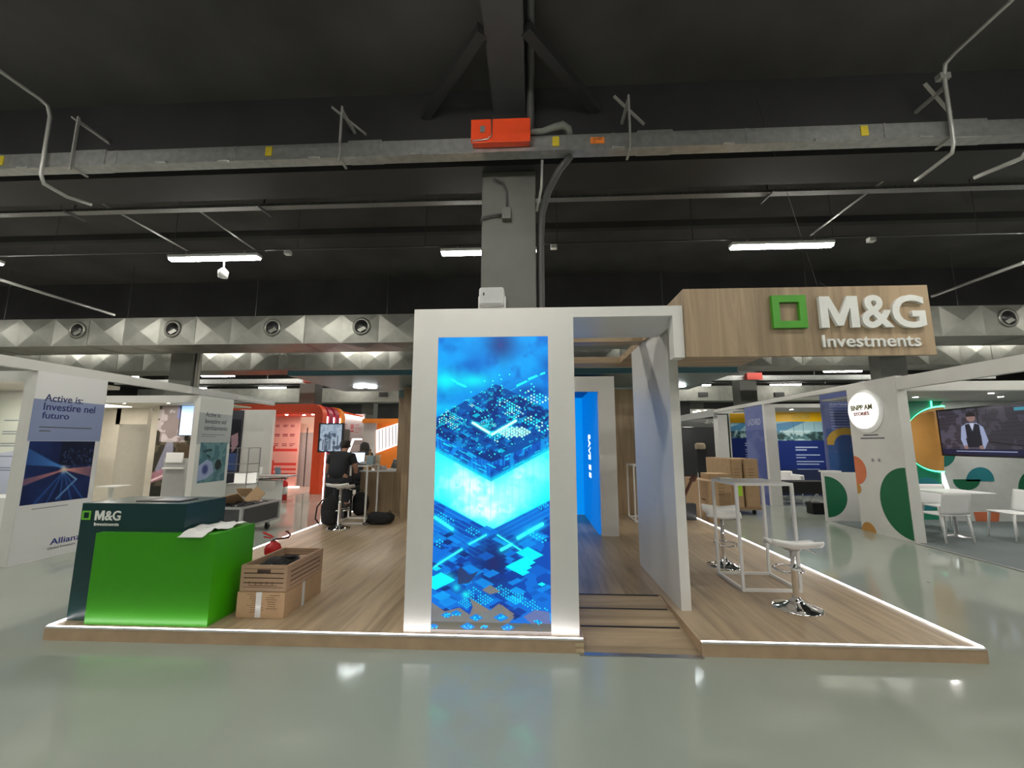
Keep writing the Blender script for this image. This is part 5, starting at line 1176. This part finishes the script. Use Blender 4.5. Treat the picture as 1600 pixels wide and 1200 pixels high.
for x_ in (1364, 1374):
    p = at_X(x_, 719, RX); MB().extr([(RX-.003, p[1]-x, p[2]+z) for x, z in circ(0, 0, .045, n=16)], (.003, 0, 0)).build('round_icon', mat('pale_grey_print', (.5, .5, .5), .5), pw)
    MB().extr([(RX-.005, p[1]-x, p[2]+z) for x, z in circ(0, 0, .018, n=10)], (.002, 0, 0)).build('icon_mark', GREYL, pw)
MB().box(RX+.17, 14, 7.36, 7.5, 2.50, 2.66).build('header', WHITE2, t)
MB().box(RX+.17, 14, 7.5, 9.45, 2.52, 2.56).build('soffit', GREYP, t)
for x, y in ((7.6, 8.6), (9.2, 8.6), (8.4, 8.0)): MB().lathe([(0, -.004), (.04, -.004), (.04, 0), (0, 0)], (x, y, 2.52), 12).build('real_or_added_downlight', SPOT, t); lamp_or_fill_light(x, y, 2.51, t, 12, col=(1, .97, .92))  # downlights added under the plain soffit to lift the rear wall
bw = MB().box(RX+.9, 14, 9.45, 9.55, 0, 2.56).build('rear_wall', mat('pale_grey_green_wall', (.58, .60, .57), .5), t)
tag(MB().box(RX+.02, 14, 5.0, 9.45, .002, .008).build('booth_carpet', mat('blue_grey_carpet', (.16, .185, .19), .8, bump=.3, bscale=300)), 'blue-grey carpet in the right booth', 'carpet')
tag(MB().box(RX-.03, RX+.02, 5.0, 7.36, .002, .012).build('carpet_edge', STEEL), 'pale metal edge strip along the right booth carpet', 'edge strip')
def fp(name, P, m, Y=9.44, d=.012, parent=bw):
    return MB().extr([at_Y(x, y, Y) for x, y in P], (0, d, 0)).build(name, m, parent)
fp('dark_green_print', [(1405, 620), (1470, 620), (1472, 628), (1466, 638), (1452, 642), (1445, 700), (1470, 735), (1478, 780), (1470, 812), (1405, 812)], mat('neon_lit_green_print', (.01, .21, .12), .45))  # dark green made brighter in its colour to stand for neon light
fp('teal_disc', circ(1448, 772, 25, n=30, ry=26), TEA, 9.43)
halo = circ(1473, 686, 58, 88, 272, 40, ry=50)
dsc = fp('ochre_half_disc', halo, OCH, 9.36, .04)
GL = emis('green_neon', (.08, .85, .45), 3.2)
MB().tube([at_Y(x, y, 9.42) for x, y in circ(1473, 686, 59, 88, 272, 40, ry=51)[:41]], .018, 8).build('green_neon_edge', GL, t)
MB().bar(at_Y(1454, 620, 9.42), at_Y(1456, 640, 9.42), .02).build('neon_line', GL, t)
MB().extr([at_Y(1471, 735, 9.42), at_Y(1474, 735, 9.42), at_Y(1486, 770, 9.42), at_Y(1474, 770, 9.42)], (0, .01, 0)).build('white_wedge_light', emis('white_wedge', (.9, 1, .95), 1.4), t)
fp('teal_half_disc', circ(1471, 710, 22, -90, 90, 20, ry=20), mat('green_teal_print', (.01, .16, .13), .5), 9.435)
fp('teal_dome', circ(1532, 752, 22, 180, 360, 24, ry=22), TEA); fp('green_bowl', circ(1511, 749, 21, 0, 180, 24, ry=17), DG); fp('green_disc', circ(1607, 762, 15, n=24, ry=24), DG)
fp('terracotta_print', [(1522, 800), (1562, 800), (1560, 826), (1528, 824)], TER)
# television with presenter
c0 = at_Y(1462, 641, 9.3); c1 = at_z(1640, 624, c0[2]); zb = at_Y(1470, 712, 9.3)[2]
tv = thing('television', 'large wall television showing a man in a waistcoat, right booth', 'television', (c0[0], c0[1], zb))
P0 = Vector((c0[0], c0[1], zb)); D_ = Vector((c1[0]-c0[0], c1[1]-c0[1], 0)); Wd = D_.length; D_.normalize(); Nn = Vector((D_.y, -D_.x, 0)); Hh = c0[2]-zb
MB().extr([P0, P0+D_*Wd, P0+D_*Wd+Vector((0, 0, Hh)), P0+Vector((0, 0, Hh))], -Nn*.06).build('bezel', BLACK, tv)
A = Art(0, 0, 140, 72, 260, 130, (58, 54, 66)); n = A.noise(10, 3, 4); 
for k in range(12): A.put(np.abs(A.Y-k*6.2-1.5*np.sin(A.X/20+k)) < .5, (34, 32, 42), .8)
A.put(n > .55, (92, 88, 106), .7)
A.put(A.X > 58, (46, 42, 50), .35); A.put(np.abs(A.X-58) < 1, (22, 20, 26), .8)
A.poly([(34, 28), (42, 23), (56, 23), (64, 30), (68, 50), (62, 62), (58, 62), (60, 46), (38, 46), (40, 62), (35, 62), (31, 48)], (160, 170, 205)); A.poly([(40, 25), (46, 24), (49, 36), (53, 24), (59, 26), (60, 60), (40, 60)], (16, 20, 36)); A.poly([(46, 23), (52, 23), (49, 34)], (205, 210, 230))
A.disc(49, 15, 6.2, (150, 118, 112)); A.put((np.hypot((A.X-49)/6.8, (A.Y-11)/4.6) < 1) & (A.Y < 13), (26, 20, 22)); A.disc(58, 60, 3, (150, 118, 112)); A.disc(37, 60, 3, (150, 118, 112))
A.rect(0, 63, 140, 72, (18, 22, 58), .9); lines(A, 22, 65.5, 100, 1, 3, (170, 180, 220), 3, 1.2, 0); A.rect(104, 5, 120, 9, (60, 150, 170)); A.line(70, 52, 140, 62, .8, (20, 18, 24)); A.rect(0, 0, 140, .8, (10, 10, 14)); A.rect(0, 0, .8, 72, (10, 10, 14))
so = A.build('screen_picture', (0, 0, 0), 'front', Wd-.06, Hh-.05, art_mat('tv_screen', .8), None, 0)
so.location = (0, 0, 0); k = len(so.data.vertices); a = np.empty(k*3, np.float32); so.data.vertices.foreach_get('co', a); a = a.reshape(-1, 3); a[:, 0] -= a[:, 0].min(); a[:, 2] -= a[:, 2].min()
b = np.array(Nn*.004+D_*.03+Vector((0, 0, .03)))[None]+a[:, :1]*np.array(D_)[None]+a[:, 2:]*np.array((0, 0, 1))[None]; so.data.vertices.foreach_set('co', b.astype(np.float32).ravel()); so.data.update(); so.parent = tv
# white chairs and table
def chair(label, x, y, rz):
    t = thing('plastic_chair', label, 'chair', (x, y, .008), 'white plastic chairs', rz=math.radians(rz))
    def seat(u, v): X = (u-.5)*.50; Y = (v-.5)*.42; return (X*(1-.06*v), Y, .45-.02*math.sin(u*math.pi)*math.sin(v*math.pi))
    MB().sheet(seat, 8, 8, .022).build('seat', WPL, t, world=False)
    def back(u, v): X = (u-.5)*(.52-.03*v); return (X, -.19-.035*math.sin(u*math.pi)-.07*v, .45+.36*v)
    MB().sheet(back, 10, 8, .018).build('backrest', WPL, t, world=False)
    for sx in (-1, 1):
        for sy in (-1, 1): MB().tube([(sx*.22, sy*.17, .44), (sx*.235, sy*.19, .25), (sx*.245, sy*.215, 0)], [.022, .018, .014], 8).build('leg', WPL, t, world=False)
    return t
p = at_z(1499, 846, 0); chair('white plastic chair with its back to us, nearest in the right booth', 6.86, 7.56, 6)
chair('white plastic chair on the far side of the right booth table', 7.75, 8.5, 176)
chair('white plastic chair turned side-on at the right picture edge', 8.15, 7.72, 82)
chair('white plastic chair half hidden behind the booth end wall', 6.75, 8.55, -85)
t = thing('cafe_table', 'white pedestal table among the white chairs', 'table', (7.45, 8.0, .008))
MB().box(-.45, .40, -.36, .36, .745, .765, bev=.006).build('tabletop', WPL, t, world=False); MB().lathe([(0, 0), (.22, 0), (.22, .01), (.03, .025), (.028, .74), (0, .74)]).build('pedestal', STEEL, t, world=False)
# fascia on the right row
t = thing('booth_fascia', 'long white fascia running along the tops of the right booths', 'fascia', (RX, 5, 2.6))
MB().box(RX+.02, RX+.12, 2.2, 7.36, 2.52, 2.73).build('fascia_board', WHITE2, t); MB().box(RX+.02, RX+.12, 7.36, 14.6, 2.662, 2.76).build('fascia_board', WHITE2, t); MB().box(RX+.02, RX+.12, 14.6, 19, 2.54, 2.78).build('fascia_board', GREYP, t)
# low cabinet
t = thing('info_cabinet', 'low white cabinet with a green half disc beside the round sign booth', 'cabinet', at_Y(1315, 812, 9.3))
a = at_Y(1285, 738, 9.3); b = at_Y(1345, 738, 9.3); MB().box(a[0], b[0], 9.3, 9.36, 0, a[2], bev=.004).build('cabinet_body', WHITE2, t)
zc = at_Y(1290, 776, 9.3)[2]; flat('green_half_disc', circ(.03, zc, .42, -90, 90, 36), 'front', (a[0], 9.3, 0), DG, t)
MB().box(a[0]+.05, a[0]+.4, 9.31, 9.5, a[2], a[2]+.03).build('ledge', WPL, t)
# Lazard booth
BL1 = mat('blue_violet_panel', (.10, .125, .30), .5, noise=.06)
t = thing('exhibition_booth', 'blue and yellow booth in the right row, with clouds-and-city print on its rear wall', 'booth', (RX, 11.5, 0))
e1 = wallY('blue_panel', 1290, 1345, 604, 800, 9.85, .03, BL1, t, z0=0, z1=2.80)
A = Art(0, 0, 46, 136, 92, 220, (84, 96, 152)); n = A.noise(20, 7, 3); A.put(A.Y > 62, (66, 92, 145), .8); A.put((A.Y > 62) & (n > .5), (52, 82, 138), .7)
lines(A, 8, 20, 44, 12, 4.6, (150, 162, 205), 4, 1.2); d = np.hypot(A.X-26, A.Y-88); A.put((d > 17) & (d < 28) & (A.Y < 88) & (A.Y > 50), (186, 150, 60)); A.rect(0, 100, 46, 136, (40, 84, 140), .6)
artY('panel_print', A, 1291, 1344, 612, 742, 9.85, PRINT, e1)
a = at_Y(1294, 628, 9.85); text('lettering', 'Lazard', (a[0]+.03, 9.845, a[2]), 'front', .30, .075, WHITE, e1, .003, .012)
a = at_Y(1294, 634, 9.85); text('small_lettering', 'Global Thematic', (a[0]+.03, 9.845, a[2]), 'front', .42, .05, mat('pale_violet_letter', (.4, .42, .6), .5), e1, .003)
e2 = MB().box(RX, RX+.06, 11.55, 12.5, 0, 2.64).build('blue_panel', BL1, t)
MB().box(RX, RX+.28, 11.45, 11.55, 0, 2.66).build('corner_post', WHITE2, t)
A = Art(0, 0, 50, 130, 50, 130, (96, 106, 158)); n = A.noise(18, 6, 3, ax=.4); A.put(n > .52, (76, 88, 146), .8); A.put(n < .42, (110, 120, 172), .6); A.rect(0, 0, 50, 32, (112, 122, 172), .6)
A.build('panel_print', (RX, 12.5, 0), 'west', .95, 2.62, PRINT, e2, .003)
text('lettering', 'LAZARD', (RX-.004, 12.35, 2.12), 'west', .66, .17, mat('pale_blue_letter', (.5, .53, .68), .5), e2, .003)
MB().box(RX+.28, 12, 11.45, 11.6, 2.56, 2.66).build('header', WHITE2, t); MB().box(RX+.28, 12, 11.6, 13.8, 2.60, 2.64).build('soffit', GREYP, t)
for x in (7.6, 8.8): MB().lathe([(0, -.006), (.04, -.006), (.04, 0), (0, 0)], (x, 12.6, 2.60), 12).build('real_or_added_downlight', SPOT, t); lamp_or_fill_light(x, 12.6, 2.585, t, 22)
def lazwall(x0, x1, y0, y1, Y, parent, seed, logo=True):
    w = wallY('graphic_wall', x0, x1, y0, y1, Y, .1, WHITE2, parent, z0=0)
    A = Art(0, 0, 100, 112, 200, 224, (252, 198, 8)); A.rect(0, 20, 100, 50, (150, 190, 205)); n = A.noise(9, seed, 4)
    A.poly([(0, 28), (40, 20), (60, 20), (30, 36), (0, 36)], (70, 130, 175), .9); A.put((A.Y > 36) & (A.Y < 50), (70, 110, 115), .8); A.put((A.Y > 34) & (A.Y < 50) & (n > .52), (190, 215, 220), .8); A.put((A.Y > 36) & (A.Y < 50) & (n < .4), (24, 48, 52), .8)
    for x in (14, 44, 56, 70, 84): A.rect(x, 22, x+.7, 50, (60, 90, 100), .8)
    A.rect(0, 49.5, 100, 112, (10, 38, 112))
    for k, yy in enumerate((59, 63, 71, 75, 81, 85, 93, 97)): A.rect(44, yy, (72, 58, 74, 56, 78, 72, 72, 72)[k], yy+1.8, (165, 180, 215))
    artY('wall_print', A, x0, x1, y0, y1, Y, PRINT, w); return w
w1 = lazwall(1188, 1312, 639, 752, 13.8, t, 3); a = at_Y(1240, 651, 13.8); text('lettering', 'LAZARD', (a[0]-.05, 13.79, a[2]-.1), 'front', .55, .20, mat('pale_yellow_letter', (.75, .62, .25), .5), w1, .003)
MB().box(at_Y(1188, 760, 13.8)[0], at_Y(1312, 760, 13.8)[0], 13.78, 13.8, 0, .8).build('plinth_panel', mat('deep_navy', (.004, .012, .06), .5), w1)
t2 = thing('exhibition_booth', 'farther blue and yellow booth wall seen above the tall cartons', 'booth', at_Y(1160, 760, 15))
lazwall(1143, 1190, 645, 735, 15.2, t2, 8)
wallY('green_wall', 1133, 1146, 645, 735, 15.4, .1, mat('dark_green_wall', (.02, .06, .04), .6), t2, z0=0)
wallY('header', 1120, 1200, 640, 646, 15.0, .1, WHITE2, t2)
tag(wallY('white_pillar', 1124, 1139, 648, 740, 14.6, .35, WHITE, None, z0=0), 'white square pillar behind the tall cartons', 'pillar')
# dark booth
t = thing('exhibition_booth', 'dark grey booth with a lit header, right of the white partition', 'booth', at_Y(1090, 740, 19))
wallY('dark_wall', 1050, 1150, 665, 760, 19.5, .1, mat('charcoal_wall', (.03, .03, .032), .6), t, z0=0); h = wallY('header', 1060, 1150, 654, 667, 18.2, .2, mat('grey_header', (.30, .30, .30), .4), t)
a = at_Y(1106, 662, 18.15); text('lettering', 'Investec', (a[0], 18.19, a[2]), 'front', 1.2, .16, WHITE, h, .004); MB().extr([at_Y(1100, 662, 18.19), at_Y(1108, 662, 18.19), at_Y(1105, 657, 18.19)], (0, .005, 0)).build('header_mark', WHITE, h)
MB().lathe([(0, 0), (.35, 0), (.35, .02), (0, .02)], at_Y(1078, 667, 18.7), 20).build('round_downlight', emis('round_downlight', (1, .97, .9), 6), t)
tag(wallY('dark_pillar', 1056, 1082, 628, 740, 20.5, .5, DARKW, None, z0=0), 'dark pillar just right of the white partition', 'pillar')
t = thing('hanging_panel', 'white hanging panel with wavy glowing line in the distance', 'sign', at_Y(1098, 645, 17))
wallY('panel', 1080, 1116, 639, 650, 17.0, .1, mat('pale_panel', (.6, .6, .58), .5), t)
MB().tube([at_Y(1083+i*1.6, 643+1.6*math.sin(i*.9), 16.95) for i in range(20)], .025, 6).build('wavy_light', emis('wavy_light', (1, .95, .8), 3), t)
p = at_z(1092, 741, 0)
t = thing('designer_chair', 'white openwork shell chair in front of the dark booth', 'chair', (p[0], p[1], 0))
def sh(u, v): return (p[0]-.35+.1*v-.15*max(0, .6-v)+.7*(1-v)*.9, p[1]-.2+u*.45, .45+max(0, v-.45)**1*.9-.1*math.sin(v*3))
mb = MB(); 
for k in range(7): mb.tube([sh(k/6, j/10) for j in range(11)], .018, 6)
for j in (0, 3, 6, 8, 10): mb.tube([sh(k/6, j/10) for k in range(7)], .018, 6)
mb.build('shell', WPL, t); MB().tube([(p[0], p[1], .42), (p[0], p[1], .3), (p[0]-.3, p[1], 0)], .02, 6).tube([(p[0], p[1], .3), (p[0]+.3, p[1], 0)], .02, 6).tube([(p[0], p[1], .3), (p[0], p[1]-.3, 0)], .02, 6).tube([(p[0], p[1], .3), (p[0], p[1]+.3, 0)], .02, 6).build('base', WPL, t)
p = at_Y(1094, 700, 14.5)
t = thing('wicker_basket', 'small rounded beige basket on a dark stand behind the cartons', 'basket', (p[0], 14.5, 0)); MB().blob((p[0], 14.5, p[2]+.05), .16, .14, .13, 3, .05).build('basket', mat('beige_wicker', (.40, .32, .22), .8, bump=.5), t); MB().box(p[0]-.15, p[0]+.15, 14.38, 14.62, 0, p[2]-.04).build('dark_stand', BLACK, t)
# cartons on dolly
def carton(label, x0, x1, y0, y1, z0, z1, lines_=True, green=False):
    t = thing('carton', label, 'box', ((x0+x1)/2, (y0+y1)/2, z0), 'moving cartons in the right aisle')
    MB().box(x0, x1, y0, y1, z0, z1, bev=.006).build('carton_body', CARD, t)
    mb = MB(); w = x1-x0
    for z in np.arange(z1-.45, z1-.2, .07): mb.box(x0+w*.3, x1-w*.3, y0-.003, y0, z, z+.012)
    mb.box(x0-.003, x0, y0+.1, y0+.3, z1-.4, z1-.37); mb.build('printed_marks', KRAFT, t)
    MB().box(x0-.002, x0+.03, y0-.003, y0, z0, z1).box((x0+x1)/2-.01, (x0+x1)/2+.01, y0, y1, z1, z1+.002).build('tape', mat('brown_tape', (.34, .22, .11), .3), t)
    if green: MB().box(x0+.06, x1-.03, y0-.005, y0, z0+.25, z0+.52).build('green_label', mat('lime_label', (.35, .65, .02), .5), t)
    return t
Yc = 10.0
a = at_Y(1140, 717, Yc); b = at_Y(1165, 800, Yc); c = at_Y(1190, 800, Yc)
carton('tall brown carton with a lime green label, left of the pair on the dolly', a[0], b[0]-.01, Yc, Yc+1.35, .17, a[2], green=True)
carton('tall brown carton standing right of the green-labelled one', b[0]+.03, c[0], Yc, Yc+.9, .17, a[2])
t = thing('dolly', 'flat black dolly under the tall cartons', 'dolly', (a[0]+.4, Yc+.5, 0)); MB().box(a[0]-.02, c[0]+.02, Yc-.02, Yc+1.3, .12, .168).build('platform', CARD2, t)
for x in (a[0]+.1, c[0]-.1):
    for y in (Yc+.12, Yc+1.1): cc = MB().tube([(x-.02, y, .055), (x+.02, y, .055)], .055, 14).build('castor', BLACK, t); MB().box(x-.025, x+.025, y-.03, y+.03, .08, .12).build('fork', STEEL, cc)
a = at_Y(1104, 755, 8.95); b = at_Y(1122, 755, 8.95)
carton('low strapped brown carton left of the tall cartons, behind the far stool', a[0], b[0], 8.95, 10.2, .0, at_Y(1110, 752, 8.95)[2])
x0 = a[0]; MB().box(x0-.004, x0, 9.35, 9.38, 0, .98).build('strap', PAPER, bpy.data.objects[-1] if False else [o for o in bpy.data.objects if o.name.startswith('carton') and o.get('label', '').startswith('low strapped')][0])
p = at_Y(1131, 765, 9.6); carton('small brown carton stacked between the strapped carton and the tall ones', b[0]+.04, a[0]+.95 if False else at_Y(1139, 765, 9.6)[0], 9.5, 9.95, .55, .95); tag(MB().box(b[0]+.04, at_Y(1139, 765, 9.6)[0], 9.5, 9.95, 0, .548).build('carton', CARD2), 'darker brown carton under the small carton in the right aisle', 'box', 'moving cartons in the right aisle')
a = at_Y(1085, 800, 8.7); tag(MB().box(a[0]-.22, a[0]+.05, 8.7, 8.85, 0, .42, bev=.02).build('plastic_bag', mat('dark_grey_foil', (.05, .05, .055), .25)), 'dark shiny bag leaning on the strapped carton', 'bag')
tag(MB().bar((a[0]-.2, 8.8, .45), (a[0]+.1, 8.9, .95), .06, .03).bar((a[0]+.05, 8.88, .85), (a[0]+.12, 8.9, .95), .14, .05).build('strap_tool', mat('dark_red_tool', (.10, .03, .02), .5)), 'dark strapping tool leaning against the strapped carton', 'tool')
# sofa and black things in the Lazard booth
p = at_Y(1232, 752, 12.6)
t = thing('armchair', 'low white armchair in the blue and yellow booth', 'armchair', (p[0], 12.6, 0)); MB().box(p[0]-.45, p[0]+.38, 12.5, 13.1, .38, .52, bev=.03).build('seat', WPL, t); MB().box(p[0]-.45, p[0]+.38, 13.0, 13.15, .45, .80, bev=.03).build('backrest', WPL, t); MB().box(p[0]+.3, p[0]+.4, 12.5, 13.1, .4, .72, bev=.03).build('armrest', WPL, t)
for sx in (-.4, .33):
    for y in (12.55, 13.05): MB().bar((p[0]+sx, y, 0), (p[0]+sx, y, .38), .02).build('leg', STEEL, t)
p = at_Y(1255, 765, 11.9)
t = thing('folding_table', 'black covered low table in the blue and yellow booth', 'table', (p[0], 11.9, 0)); MB().box(p[0]-.7, p[0]+.65, 11.8, 12.3, .28, .60, bev=.02).build('black_cover', BLACKF, t)
for s in (-1, 1): MB().bar((p[0]-.6*s-.1, 11.85, 0), (p[0]-.6*s+.3*s, 11.85, .3), .02).bar((p[0]-.6*s+.3*s, 12.2, 0), (p[0]-.6*s, 12.2, .3), .02).build('crossed_legs', STEEL, t)
p = at_z(1281, 804, 0); tag(MB().box(p[0]-.14, p[0]+.14, p[1], p[1]+.25, 0, .26, bev=.02).build('black_case', BLACKF), 'small black case on the floor by the low white cabinet', 'case')
